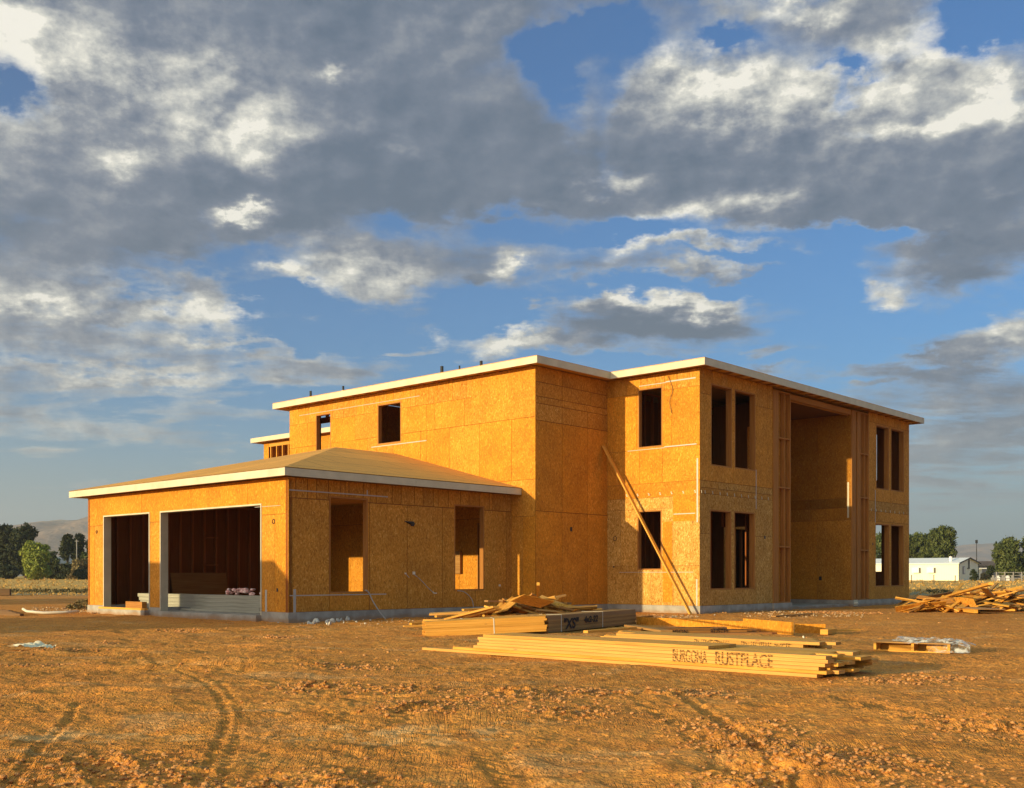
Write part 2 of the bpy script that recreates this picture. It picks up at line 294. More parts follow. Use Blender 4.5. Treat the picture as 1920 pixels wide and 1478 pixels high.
# ------------------------------------------------------------------ mesh builder
class MB:
    def __init__(s): s.v = []; s.f = []; s.uv = []; s.t = []
    def quad(s, p, uv=None, tone=(1, 0, 0)):
        i = len(s.v); s.v += [tuple(q) for q in p]; s.f.append(tuple(range(i, i + len(p))))
        s.uv += uv if uv else [(0, 0)] * len(p); s.t.append(tone)
    def box(s, lo, hi, tone=None, M=None, long=None):
        """axis box; uv: u along the longest axis (or LONG) so that grain follows the board"""
        if tone is None: tone = (random.uniform(.9, 1.06), 0, random.random())
        lo = list(lo); hi = list(hi)
        for k in range(3):
            if lo[k] > hi[k]: lo[k], hi[k] = hi[k], lo[k]
        d = [hi[k] - lo[k] for k in range(3)]
        ax = long if long is not None else max(range(3), key=lambda k: d[k])
        c = [Vector((hi[0] if i & 1 else lo[0], hi[1] if i & 2 else lo[1], hi[2] if i & 4 else lo[2])) for i in range(8)]
        for idx, na in (((0, 2, 3, 1), 2), ((4, 5, 7, 6), 2), ((0, 1, 5, 4), 1), ((2, 6, 7, 3), 1), ((0, 4, 6, 2), 0), ((1, 3, 7, 5), 0)):
            oth = [k for k in range(3) if k != na]
            ua, va = (ax, [k for k in oth if k != ax][0]) if ax in oth else (oth[0], oth[1])
            pts = [c[i] for i in idx]; uv = [(p[ua] + (p[na] * .37), p[va] + p[na] * .61) for p in pts]
            if M is not None: pts = [M @ p for p in pts]
            s.quad(pts, uv, tone)
        return s
    def prism(s, poly, z0, z1, tone=(1, 0, 0), M=None):
        n = len(poly)
        top = [Vector((p[0], p[1], z1)) for p in poly]; bot = [Vector((p[0], p[1], z0)) for p in poly]
        X = (lambda q: M @ q) if M is not None else (lambda q: q)
        s.quad([X(p) for p in top], [(p.x, p.y) for p in top], tone); s.quad([X(p) for p in reversed(bot)], [(p.x, p.y) for p in reversed(bot)], tone)
        for i in range(n):
            j = (i + 1) % n; L = (top[j] - top[i]).length
            s.quad([X(bot[i]), X(bot[j]), X(top[j]), X(top[i])], [(0, z0), (L, z0), (L, z1), (0, z1)], tone)
        return s
    def bar(s, p, q, w, h, up=(0, 0, 1), tone=None):
        p = Vector(p); q = Vector(q); d = (q - p); L = d.length; x = d.normalized(); u = Vector(up)
        y = u.cross(x)
        if y.length < 1e-4: y = Vector((1, 0, 0)).cross(x)
        y.normalize(); z = x.cross(y); M = Matrix.Translation(p) @ Matrix((x, y, z)).transposed().to_4x4()
        return s.box((0, -w / 2, -h / 2), (L, w / 2, h / 2), tone, M, long=0)
    def tube(s, pts, r, n=8, tone=(1, 0, 0), r1=None):
        pts = [Vector(p) for p in pts]; rings = []
        for i, p in enumerate(pts):
            d = (pts[min(i + 1, len(pts) - 1)] - pts[max(i - 1, 0)]).normalized()
            a = d.orthogonal().normalized(); b = d.cross(a)
            rr = r if r1 is None else r + (r1 - r) * i / (len(pts) - 1)
            i0 = len(s.v)
            s.v += [tuple(p + (a * math.cos(2 * math.pi * k / n) + b * math.sin(2 * math.pi * k / n)) * rr) for k in range(n)]
            rings.append(i0)
        for i in range(len(pts) - 1):
            for k in range(n):
                k2 = (k + 1) % n; s.f.append((rings[i] + k, rings[i] + k2, rings[i + 1] + k2, rings[i + 1] + k)); s.uv += [(0, 0)] * 4; s.t.append(tone)
        for ri, rev in ((rings[0], True), (rings[-1], False)):
            idx = [ri + k for k in range(n)]; s.f.append(tuple(reversed(idx)) if rev else tuple(idx)); s.uv += [(0, 0)] * n; s.t.append(tone)
        return s
    def mesh(s, name, m, smooth=False):
        me = bpy.data.meshes.new(name); me.from_pydata(s.v, [], s.f)
        uvl = me.uv_layers.new(name='UVMap'); uvl.data.foreach_set('uv', np.array(s.uv, dtype=np.float32).ravel())
        at = me.attributes.new('tone', 'FLOAT_COLOR', 'CORNER')
        arr = np.array([(t[0], t[1], t[2], 1.0) for t, f in zip(s.t, s.f) for _ in f], dtype=np.float32)
        at.data.foreach_set('color', arr.ravel())
        me.materials.append(MT[m] if isinstance(m, str) else m)
        if smooth: me.shade_smooth()
        return me
    def build(s, name, m, parent=None, smooth=False):
        o = bpy.data.objects.new(name, s.mesh(name, m, smooth)); C.objects.link(o)
        if parent: o.parent = parent
        return o
def tag(o, label=None, cat=None, group=None, kind=None):
    if label: o['label'] = label
    if cat: o['category'] = cat
    if group: o['group'] = group
    if kind: o['kind'] = kind
    return o
def empty(name, loc=(0, 0, 0), rz=0, **k):
    o = bpy.data.objects.new(name, None); C.objects.link(o); o.location = loc; o.rotation_euler = (0, 0, rz); o.empty_display_size = .2
    return tag(o, **k)

# ------------------------------------------------------------------ ground
class Noise2:
    def __init__(s, seed): s.t = np.random.default_rng(seed).random((256, 256)).astype(np.float32)
    def n(s, x, y):
        xi = np.floor(x).astype(np.int64); yi = np.floor(y).astype(np.int64); fx = (x - xi); fy = (y - yi)
        fx = fx * fx * (3 - 2 * fx); fy = fy * fy * (3 - 2 * fy); t = s.t
        a = t[xi & 255, yi & 255]; b = t[(xi + 1) & 255, yi & 255]; c = t[xi & 255, (yi + 1) & 255]; d = t[(xi + 1) & 255, (yi + 1) & 255]
        return (a * (1 - fx) + b * fx) * (1 - fy) + (c * (1 - fx) + d * fx) * fy
    def fbm(s, x, y, o=4, g=.5):
        r = 0; a = 1; k = 0
        for i in range(o):
            ang = .6 * i; ca, sa = math.cos(ang), math.sin(ang)
            r = r + a * (s.n((x * ca - y * sa) * 2 ** i + 17.3 * i, (x * sa + y * ca) * 2 ** i + 5.1 * i) - .5); k += a; a *= g
        return r / k * 2
N1, N2, N3, N4 = Noise2(1), Noise2(2), Noise2(3), Noise2(4)
def sst(a, b, x): t = np.clip((x - a) / (b - a), 0, 1); return t * t * (3 - 2 * t)
def gp(u, v, z=0.0):
    Y = F * (CAMZ - z) / (v - HZ); return ((u - CX) / F * Y, Y)
PADS = []      # (cx, cy, r) kept flat
RUTS = [([(330, 1260), (372, 1275), (408, 1303), (428, 1338), (400, 1385), (372, 1420), (340, 1478)], .07, .013),
        ([(380, 1262), (420, 1290), (452, 1330), (445, 1370), (410, 1420), (375, 1478)], .05, .009),
        ([(-10, 1450), (30, 1415), (75, 1375), (130, 1340), (150, 1310)], .08, .012),
        ([(0, 1300), (60, 1310), (110, 1330), (160, 1318), (205, 1308)], .20, .008),
        ([(560, 1320), (640, 1345), (700, 1352), (770, 1330), (900, 1306)], .22, .010),
        ([(905, 1372), (960, 1410), (1030, 1470)], .30, .014),
        ([(1270, 1300), (1340, 1335), (1420, 1375), (1490, 1415), (1560, 1450), (1610, 1490)], .12, .022),
        ([(1180, 1300), (1290, 1350), (1370, 1400), (1470, 1470)], .22, .010),
        ([(640, 1400), (720, 1418), (800, 1420)], .28, .018),
        ([(150, 1375), (190, 1400), (230, 1440)], .28, .02),
        ([(1560, 1300), (1700, 1330), (1850, 1345), (1960, 1350)], .3, .02)]
CLODS = [(220, 1395, .35), (290, 1405, .3), (430, 1430, .4), (370, 1440, .3), (560, 1302, .12), (610, 1425, .35), (200, 1205, .15), (530, 1193, .35), (340, 1185, .3), (1000, 1310, .45), (1060, 1330, .3), (1120, 1300, .3), (760, 1300, .3),
         (1300, 1300, .3), (1380, 1350, .35), (1400, 1370, .3), (1500, 1385, .4), (1560, 1390, .35), (1640, 1400, .35), (1420, 1425, .3), (1690, 1275, .35), (1780, 1270, .3), (800, 1325, .3), (120, 1220, .3), (600, 1290, .3), (1880, 1350, .4),
         (1340, 1150, .2), (1540, 1148, .5), (1600, 1150, .5), (1240, 1154, .25), (1480, 1255, .3), (60, 1250, .4), (660, 1255, .3), (1000, 1450, .4), (1750, 1440, .5), (80, 1425, .4)]
CL = [(*gp(u, v), r) for u, v, r in CLODS]
PITS = [(373, 1251, .95, .42, .16), (215, 1222, .7, .35, .10), (320, 1187, .9, .5, .10), (420, 1212, .7, .3, .07), (180, 1300, .5, .22, .08), (1790, 1330, .5, .2, .05), (870, 1280, .5, .2, .05), (1525, 1280, .5, .2, .04), (1410, 1400, .45, .2, .08), (1530, 1425, .3, .16, .08), (20, 1290, .5, .3, .06), (1480, 1320, .35, .15, .06), (740, 1310, .25, .1, .05)]
def ground_h(x, y, fine=True):
    x = np.asarray(x, dtype=np.float64); y = np.asarray(y, dtype=np.float64)
    near = 1 - sst(45, 62, y)
    fore = 1 - sst(17, 24, y)
    h = -.22 * (1 - sst(4.5, 9.5, y))
    h = h + fore * .040 * N1.fbm(x / 2.6, y / 1.5, 3) + near * .022 * N2.fbm(x / 5, y / 5, 3)
    h = h + .60 * sst(70, 220, y)
    if not fine: return h
    m = near * (1 - .3 * sst(24, 45, y))
    h = h + m * .019 * N3.fbm(x / .55 + 9, y / .38, 4, .55)
    # clod areas
    patch = sst(.10, .42, N4.fbm(x / 1.5 + 3, y / .8, 3))
    lump = np.maximum(0, N2.fbm(x / .075, y / .075, 2, .6))
    cl = patch * .5
    for cx_, cy_, r in CL:
        q = ((x - cx_) / (r * 1.3)) ** 2 + ((y - cy_) / (r * .75)) ** 2
        cl = cl + 1.1 * np.exp(-q * 1.2)
    h = h + near * (1 - .7 * sst(16, 30, y)) * np.clip(cl, 0, 1.2) * .045 * lump * (.5 + N1.n(x / .5, y / .4))
    h = h + m * .0095 * N4.fbm(x / .075, y / .055, 2) + m * .017 * N1.fbm(x / .24 + 40, y / .17, 3)
    gate = sst(-.05, .25, N1.fbm(x / 1.9 + 70, y / 1.3 + 8, 2)) * near
    an = 1.2 * N2.n(x / 3.1 + 4, y / 2.2) * 3.1
    h = h + gate * .0055 * np.sin((x * np.cos(an) + y * np.sin(an)) * 2 * math.pi / .10) * (1 - sst(12, 20, y))
    mid = sst(15, 17, y) * (1 - sst(24, 30, y))
    h = h + mid * .045 * (np.maximum(0, N3.fbm(x / 1.1 + 50, y / .9, 4, .6)) - .08)
    for u, v, rx, ry, d in PITS:
        px, py = gp(u, v); q = ((x - px) / rx) ** 2 + ((y - py) / ry) ** 2
        h = h - d * np.exp(-q * 2.5) + d * .35 * np.exp(-(np.sqrt(q) - 1.25) ** 2 * 6)
    for pts, wd, dp in RUTS:
        P_ = [gp(u, v) for u, v in pts]; s0 = 0
        best = np.full(x.shape, 1e9); sd_ = np.zeros(x.shape); ss = np.zeros(x.shape)
        for (x0, y0), (x1, y1) in zip(P_[:-1], P_[1:]):
            L_ = math.hypot(x1 - x0, y1 - y0); tx, ty = (x1 - x0) / L_, (y1 - y0) / L_
            t = np.clip((x - x0) * tx + (y - y0) * ty, 0, L_)
            ex = x - x0 - tx * t; ey = y - y0 - ty * t; d2 = ex * ex + ey * ey
            k = d2 < best; best = np.where(k, d2, best); sd_ = np.where(k, ex * ty - ey * tx, sd_); ss = np.where(k, s0 + t, ss); s0 += L_
        d = np.sqrt(best) / (wd * .5); ends = sst(0, .35, ss) * sst(0, .35, s0 - ss)
        prof = -(1 - sst(.55, 1.05, d)) + .45 * np.exp(-(d - 1.25) ** 2 * 9)
        tread = np.sin((ss + np.abs(sd_) * .9) * 2 * math.pi / .11) * (1 - sst(.7, 1.0, d))
        h = h + ends * (dp * prof + .008 * tread)
    flat = 1.0
    for cx_, cy_, r in PADS:
        flat = flat * sst(.7, 1.3, np.hypot(x - cx_, y - cy_) / r)
    # level, swept strip against the house
    return np.where(near > 0, h * (.15 + .85 * flat) if not np.isscalar(flat) else h, h)
for s_ in (.5, 1.6, 2.8, 4.0, 5.2): PADS.append((3.3 - .724 * s_ + .3, 10.9 + .688 * s_ + .5, .75))
PADS += [(5.8, 15.0, .7), (.0, 18.6, .9), (1.6, 20.4, .8)]
def axis_grid(core_lo, core_hi, step, far_lo, far_hi, g):
    core = list(np.arange(core_lo, core_hi, step)); s = step; a = core[-1]; out = []
    while a < far_hi: s *= g; a += s; out.append(a)
    s = step; a = core[0]; lo = []
    while a > far_lo: s *= g; a -= s; lo.append(a)
    return np.array(lo[::-1] + core + out)
gx = axis_grid(-6.5, 7.0, .027, -4500, 4500, 1.032)
ys = []; y_ = 4.6
while y_ < 40: ys.append(y_); y_ += max(.013, .0025 * y_)
st_ = .0025 * y_
while y_ < 7500: ys.append(y_); st_ *= 1.07; y_ += st_
lo_ = []; y_ = 4.6; st_ = .02
while y_ > -80: st_ *= 1.25; y_ -= st_; lo_.append(y_)
gy = np.array(lo_[::-1] + ys)
XX, YY = np.meshgrid(gx, gy)
ZZ = ground_h(XX, YY)
HB = (-4.808, 24.092)   # keep the ground at the walls level
nx, ny = len(gx), len(gy)
co = np.stack([XX.ravel(), YY.ravel(), ZZ.ravel()], 1).astype(np.float32)
me = bpy.data.meshes.new('ground'); me.vertices.add(nx * ny); me.vertices.foreach_set('co', co.ravel())
i0 = (np.arange(ny - 1)[:, None] * nx + np.arange(nx - 1)[None, :]).ravel()
q_ = np.stack([i0, i0 + 1, i0 + 1 + nx, i0 + nx], 1).astype(np.int32)
me.loops.add(q_.size); me.loops.foreach_set('vertex_index', q_.ravel())
me.polygons.add(len(q_)); me.polygons.foreach_set('loop_start', np.arange(0, q_.size, 4, dtype=np.int32)); me.polygons.foreach_set('loop_total', np.full(len(q_), 4, dtype=np.int32))
me.update(calc_edges=True); me.shade_smooth(); me.materials.append(MT['dirt_ground'])
gr = bpy.data.objects.new('ground', me); C.objects.link(gr); tag(gr, 'orange brown graded dirt with tyre ruts running back to a dry golden field', 'ground', kind='structure')
def gz(x, y, fine=True): return float(ground_h(np.array([x]), np.array([y]), fine)[0])
def at(u, Y): return (u - CX) / F * Y

# loose clods: stuff
def lump_mesh(n=6, seed=0, squash=.7):
    bm = bmesh.new(); bmesh.ops.create_icosphere(bm, subdivisions=1, radius=1); r = random.Random(seed)
    for v in bm.verts: v.co *= r.uniform(.65, 1.15); v.co.z *= squash
    vs = [v.co.copy() for v in bm.verts]; fs = [[v.index for v in f.verts] for f in bm.faces]; bm.free(); return vs, fs
LM = [lump_mesh(seed=k) for k in range(6)]
cb = MB(); r_ = random.Random(5); cnt = 0
cand = []
for cx_, cy_, r in CL:
    for _ in range(int(330 * r / .35)): cand.append((cx_ + r_.gauss(0, r * .8), cy_ + r_.gauss(0, r * .5)))
for _ in range(1300):
    y = 5.2 + 22 * r_.random() ** 1.3; cand.append((r_.uniform(-.62, .62) * y, y))
zc = ground_h(np.array([c[0] for c in cand]), np.array([c[1] for c in cand]))
for (x, y), z in zip(cand, zc.tolist()):
    vs, fs = r_.choice(LM); s = (.004 + .015 * r_.random() ** 3) * (1 + .035 * y)
    i = len(cb.v); ca, sa = math.cos(s * 9e3), math.sin(s * 9e3)
    cb.v += [(x + s * (v.x * ca - v.y * sa), y + s * (v.x * sa + v.y * ca), z + s * (v.z + .25)) for v in vs]
    for f in fs: cb.f.append(tuple(k + i for k in f)); cb.uv += [(0, 0)] * 3; cb.t.append((1, 0, 0))
tag(cb.build('dirt_clods', 'clod'), 'loose clods of broken earth scattered over the orange dirt', 'dirt clods', kind='stuff')
# dry grass
gb = MB(); r_ = random.Random(9)
def tuft(x, y, h, w):
    z = gz(x, y, False)
    for k in range(4):
        a = r_.uniform(0, 6.28); hh = h * r_.uniform(.5, 1.1); lx, ly = r_.gauss(0, w * .8), r_.gauss(0, w * .8)
        p0 = (x + math.cos(a) * w * .3 + lx * .4, y + math.sin(a) * w * .3, z - .02); p1 = (x - math.cos(a) * w * .3 + lx * .4, y - math.sin(a) * w * .3, z - .02)
        gb.quad([p0, p1, (x + lx, y + ly, z + hh)])
for _ in range(3200):
    y = 70 + 120 * r_.random() ** 1.4; x = r_.uniform(-.56, .58) * y
    if -.38 * y < x < .33 * y and r_.random() < .85: continue
    tuft(x, y, .10 + .0008 * y, .12 + .0010 * y)
for _ in range(900):
    y = r_.uniform(56, 72); x = r_.uniform(-.56, -.36) * y if r_.random() < .5 else r_.uniform(.36, .56) * y
    tuft(x, y, .12, .1)
tag(gb.build('dry_grass', 'dry_grass'), 'dry golden grass standing in the field beyond the site', 'grass', kind='stuff')

# ------------------------------------------------------------------ THE HOUSE   local x = B (right, away), y = A (left, away)
house = empty('unfinished_house', (-4.8078, 24.0922, 0), math.atan2(b2.y, b2.x),
              label='two storey house under construction, sheathed in orange strand board, with white-edged roofs', cat='house')
HM = Matrix.Translation((-4.8078, 24.0922, 0)) @ Matrix.Rotation(math.atan2(b2.y, b2.x), 4, 'Z')
AG, BM, AM, BN, AR, BE, AML = 9.4465, 7.4664, -.8706, 10.6855, -4.0066, 25.0416, 10.1465
OG, OM = .37625, .405; ZS, ZG1, ZG2, ZM1, ZM2, ZJ = .216, 3.2515, 3.424, 6.6885, 6.876, 3.654
TK = .012
def cut(rect, opens):
    out = [rect]
    for o in opens:
        new = []
        for (a0, a1, z0, z1) in out:
            b0, b1, c0, c1 = o
            if b1 <= a0 or b0 >= a1 or c1 <= z0 or c0 >= z1: new.append((a0, a1, z0, z1)); continue
            if b0 > a0: new.append((a0, b0, z0, z1))
            if b1 < a1: new.append((b1, a1, z0, z1))
            m0, m1 = max(a0, b0), min(a1, b1)
            if c0 > z0: new.append((m0, m1, z0, c0))
            if c1 < z1: new.append((m0, m1, c1, z1))
        out = new
    return out
def pbox(mb, axis, c, out, a0, a1, z0, z1, thick, tone, off=0.0, long=2):
    lo, hi = (c + off * out, c + (off + thick) * out)
    if axis == 'A': mb.box((a0, lo, z0), (a1, hi, z1), tone, long=long)
    else: mb.box((lo, a0, z0), (hi, a1, z1), tone, long=long)
def sheath(axis, c, out, lo, hi, rows, opens=(), name='wall', tonej=.07, gap=.005, label=None, liner=True):
    """rows: (z0, z1, [seams], brightness, paleness). flakes uv: v = vertical"""
    mb = MB()
    for z0, z1, seams, br, pa in rows:
        cs = [lo] + sorted(s for s in seams if lo + .05 < s < hi - .05) + [hi]
        for s0, s1 in zip(cs[:-1], cs[1:]):
            tone = (br * random.uniform(1 - tonej, 1 + tonej), min(1, max(0, pa + random.uniform(-.12, .12))), random.random())
            for (a0, a1, c0, c1) in cut((s0, s1, z0, z1), opens):
                e = lambda v, w, s: v + s * gap if abs(v - w) < 1e-6 else v
                a0_, a1_ = e(a0, s0, 1) if s0 > lo else a0, e(a1, s1, -1) if s1 < hi else a1
                c0_, c1_ = e(c0, z0, 1), e(c1, z1, -1)
                if a1_ - a0_ < .004 or c1_ - c0_ < .004: continue
                # uv so that flakes are elongated vertically: long axis swapped to horizontal u
                pbox(mb, axis, c, out, a0_, a1_, c0_, c1_, -TK, tone, long=(0 if axis == 'A' else 1))
    o = mb.build(name, 'osb', house)
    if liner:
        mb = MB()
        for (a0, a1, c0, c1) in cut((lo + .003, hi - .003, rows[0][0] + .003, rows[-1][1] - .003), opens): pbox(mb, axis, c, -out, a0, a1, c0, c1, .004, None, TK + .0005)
        mb.build('shade_liner', 'shade_liner', house)  # added dark sheet behind the sheathing so rooms look unlit
    if label: o['label'] = label
    return o
def seams(lo, hi, step=1.22, off=0.0): return list(np.arange(lo + off, hi, step))
def rseams(lo, hi, avg, seed):
    r = random.Random(seed); out = []; x = lo
    while x < hi: x += avg * r.uniform(.35, 1.7); out.append(x)
    return out
def studs(axis, c, out, lo, hi, z0, z1, opens=(), step=.41, depth=.09, name='stud_frame', parent=None, hdr=True, mt='stud_shade'):
    mb = MB(); o0 = TK + .006
    def st(a, y0, y1, w=.038): pbox(mb, axis, c, -out, a, a + w, y0, y1, depth, None, o0, long=2)
    def pl(a0, a1, z, h=.038): pbox(mb, axis, c, -out, a0, a1, z, z + h, depth, None, o0, long=(0 if axis == 'A' else 1))
    for (p0, p1, _, _) in cut((lo, hi, z0, z0 + .1), opens): pl(p0, p1, z0)
    pl(lo, hi, z1 - .038)
    a = lo
    while a < hi - .03:
        segs = [(z0 + .04, z1 - .04)]
        for (b0, b1, c0, c1) in opens:
            if b0 - .06 < a < b1 + .02:
                segs = [s for t in segs for s in ((t[0], min(t[1], c0 - .04)), (max(t[0], c1 + .04), t[1])) if s[1] - s[0] > .05]
        for s in segs: st(a, *s)
        a += step
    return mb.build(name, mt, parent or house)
def opening_frame(axis, c, out, a0, a1, z0, z1, depth=.14, w=.04, name='window_frame', mt='stud', off=.001, sill=True):
    mb = MB(); L = 0 if axis == 'A' else 1
    f = lambda *k, long: pbox(mb, axis, c, -out, *k, depth, None, off, long=long)
    f(a0, a0 + w, z0, z1, long=2); f(a1 - w, a1, z0, z1, long=2); f(a0 + w, a1 - w, z1 - w, z1, long=L)
    if sill: f(a0 + w, a1 - w, z0, z0 + w, long=L)
    return mb.build(name, mt, house)
def strap(axis, c, out, a0, a1, z0, z1, name='metal_strap', mt='strap_metal', th=.004):
    mb = MB(); pbox(mb, axis, c, out, a0, a1, z0, z1, th, (1, 0, 0), .001); return mb.build(name, mt, house)

# openings
G1, G2 = (6.03, 8.53, .0, 2.71), (1.02, 5.51, .0, 2.71)
W1, W2 = (1.15, 2.32, .63, 2.90), (5.24, 6.38, .65, 2.91)
MB1, MB2 = (4.52, 5.61, 5.10, 6.355), (7.91, 8.71, 4.66, 6.355)
BU, BL = (-2.79, -1.95, 4.665, 6.36), (-2.77, -1.93, 1.20, 2.895)
RW = [(11.25, 12.37, 4.09, 6.37), (12.52, 13.70, 4.10, 6.37), (11.20, 12.34, .645, 2.88), (12.49, 13.68, .65, 2.89)]
RR = [(22.12, 23.23, 4.09, 6.35), (23.40, 24.57, 4.10, 6.36), (22.06, 23.26, .65, 2.88), (23.40, 24.55, .65, 2.89)]
# --- garage walls
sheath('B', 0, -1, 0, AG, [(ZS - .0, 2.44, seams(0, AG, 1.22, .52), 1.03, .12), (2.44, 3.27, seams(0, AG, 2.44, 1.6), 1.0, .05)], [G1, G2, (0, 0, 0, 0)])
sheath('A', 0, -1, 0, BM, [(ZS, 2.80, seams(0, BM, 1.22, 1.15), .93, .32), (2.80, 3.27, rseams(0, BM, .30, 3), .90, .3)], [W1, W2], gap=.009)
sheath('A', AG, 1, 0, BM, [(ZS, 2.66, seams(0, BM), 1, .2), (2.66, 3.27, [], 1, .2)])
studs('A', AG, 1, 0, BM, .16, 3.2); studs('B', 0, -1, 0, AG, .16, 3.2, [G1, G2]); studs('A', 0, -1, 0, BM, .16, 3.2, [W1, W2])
for w in (W1, W2): opening_frame('A', 0, -1, *w)
for g in (G1, G2):
    mb = MB(); a0, a1, _, z1 = g
    for (p0, p1, q0, q1) in ((a0, a0 + .035, .05, z1), (a1 - .035, a1, .05, z1), (a0 + .035, a1 - .035, z1 - .035, z1)):
        mb.box((-.018, p0, q0), (.20, p1, q1), (1, 0, 0))
    mb.build('garage_door_frame', 'primed', house)
# --- main block
DW = (.35, 1.32, .2, 2.54)
mrow = [(ZS, 2.66, seams(AM, AML, 1.22, .45), 1, .1), (2.66, ZJ, seams(AM, AML, 2.44, .9), 1, .08), (ZJ, 5.35, seams(AM, AML, 1.22, .87), 1.02, .02)]
# upper right part is one tall sheet, left part has the blocking strip
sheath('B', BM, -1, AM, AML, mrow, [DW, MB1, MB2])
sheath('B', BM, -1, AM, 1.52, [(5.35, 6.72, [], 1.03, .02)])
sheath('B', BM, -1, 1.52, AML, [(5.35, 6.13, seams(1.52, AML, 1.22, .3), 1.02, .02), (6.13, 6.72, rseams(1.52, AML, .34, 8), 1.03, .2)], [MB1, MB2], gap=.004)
opening_frame('B', BM, -1, *MB1); opening_frame('B', BM, -1, *MB2); opening_frame('B', BM, -1, *DW, sill=False, name='door_frame')
sheath('A', AM, -1, BM, BN, [(ZS, 2.80, [8.6, 9.75], .97, .1), (2.80, 5.26, [8.6, 9.75], .97, .06), (5.26, 5.72, [8.6, 9.75], .88, .38), (5.72, 5.91, [8.6], .9, .32), (5.91, 6.30, [8.6, 9.9], .9, .3), (6.30, 6.72, [8.6], .86, .2)], gap=.008)
sheath('A', AML, 1, BM, 8.8, [(ZS, 6.72, [], 1, .1)])
# --- bay face
sheath('B', BN, -1, AR, AM, [(ZS, 1.32, [-1.95, -2.4, -3.14], 1.04, .85), (1.32, 2.93, [-1.35, -1.95, -3.14], 1.04, .95), (2.93, 3.25, [-3.14, -1.8], 1.02, .85), (3.25, ZJ, [-1.4], .98, .1), (ZJ, 4.62, [-2.0, -2.79], 1.0, .02), (4.62, 6.23, [-1.9, -3.1], 1.02, .03), (6.23, 6.72, rseams(AR, AM, .33, 12), 1.03, .25)], [BU, BL], gap=.004)
mb = MB(); mb.box((BN - .004, AR + .12, 2.55), (BN + .0, -3.14, 3.28), (1.0, -.1, .3), long=1)
mb.build('wall', 'osb', house)['label'] = 'fresh bright orange patch panel by the corner'
mb = MB(); mb.box((BN - .004, -3.12, .3), (BN + .0, -2.80, 2.55), (1.0, .0, .7), long=1); mb.build('wall', 'osb', house)
opening_frame('B', BN, -1, *BU); opening_frame('B', BN, -1, *BL)
# --- right (shaded) long face
PL0, PL1, PL2, PL3 = 14.72, 15.80, 20.12, 21.50
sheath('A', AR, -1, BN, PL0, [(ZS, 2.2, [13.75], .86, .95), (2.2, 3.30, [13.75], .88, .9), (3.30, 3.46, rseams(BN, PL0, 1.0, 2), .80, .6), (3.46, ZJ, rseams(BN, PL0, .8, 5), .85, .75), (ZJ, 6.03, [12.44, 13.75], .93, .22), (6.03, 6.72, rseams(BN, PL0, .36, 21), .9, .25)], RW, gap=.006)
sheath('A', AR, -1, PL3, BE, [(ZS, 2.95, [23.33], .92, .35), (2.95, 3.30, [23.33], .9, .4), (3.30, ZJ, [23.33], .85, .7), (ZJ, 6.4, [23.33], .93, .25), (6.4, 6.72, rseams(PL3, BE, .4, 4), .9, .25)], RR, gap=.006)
for w in RW + RR: opening_frame('A', AR, -1, *w, depth=.17)
studs('A', AR, -1, BN + .02, PL0, .22, 3.3, RW, step=.6, depth=.13); studs('A', AR, -1, BN + .02, PL0, 3.66, 6.6, RW, step=.6, depth=.13)
studs('A', AR, -1, PL3, BE, .22, 3.3, RR, step=.6, depth=.13); studs('A', AR, -1, PL3, BE, 3.66, 6.6, RR, step=.6, depth=.13)
EX = [(-2.96, -2.3, 1.2, 2.95), (-2.785, -2.3, 4.65, 6.38)]
sheath('B', BE, 1, AR, 4.5, [(ZS, ZJ, seams(AR, 4.5), .95, .2), (ZJ, 6.72, seams(AR, 4.5), .95, .2)], EX)
sheath('A', 4.5, 1, BN, BE, [(ZS, ZJ, seams(BN, BE), .95, .2), (ZJ, 6.72, seams(BN, BE), .95, .2)], [(12, 13, 1, 2.9), (17, 19, 4.4, 6.2)])
# recess side walls and back
NR = [(-3.35, -2.55, 3.7, 5.75), (-2.55, -1.7, .2, 2.6)]
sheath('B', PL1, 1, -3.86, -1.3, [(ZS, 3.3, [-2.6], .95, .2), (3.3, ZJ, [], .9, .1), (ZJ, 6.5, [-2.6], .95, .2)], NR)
sheath('B', PL2, -1, AR + .01, -1.3, [(ZS, 2.93, [-2.78], .78, .12), (2.93, 3.34, [-2.5], .62, .05), (3.34, 3.66, [-2.5], .45, .1), (3.66, 6.5, [-2.78], .62, .1)], [], gap=.005)  # upper rows toned darker, imitating shade high in the recess
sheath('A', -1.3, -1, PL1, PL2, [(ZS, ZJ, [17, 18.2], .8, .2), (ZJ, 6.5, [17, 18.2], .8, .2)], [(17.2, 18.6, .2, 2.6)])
mb = MB(); mb.box((PL1 - .02, AR + .06, 6.50), (PL2 + .02, -1.3, 6.53), (.7, .2, .3)); mb.build('porch_ceiling', 'shade_liner', house)  # gloom under the porch roof put into the ceiling colour
mb = MB(); mb.box((PL1 + .001, AR - .0, 6.47), (PL2 - .001, AR + .05, 6.64), (1, 0, .4), long=0); mb.box((PL1, AR + .1, 6.44), (PL2, AR + .15, 6.66), None, long=0); mb.build('porch_beam', 'stud', house)
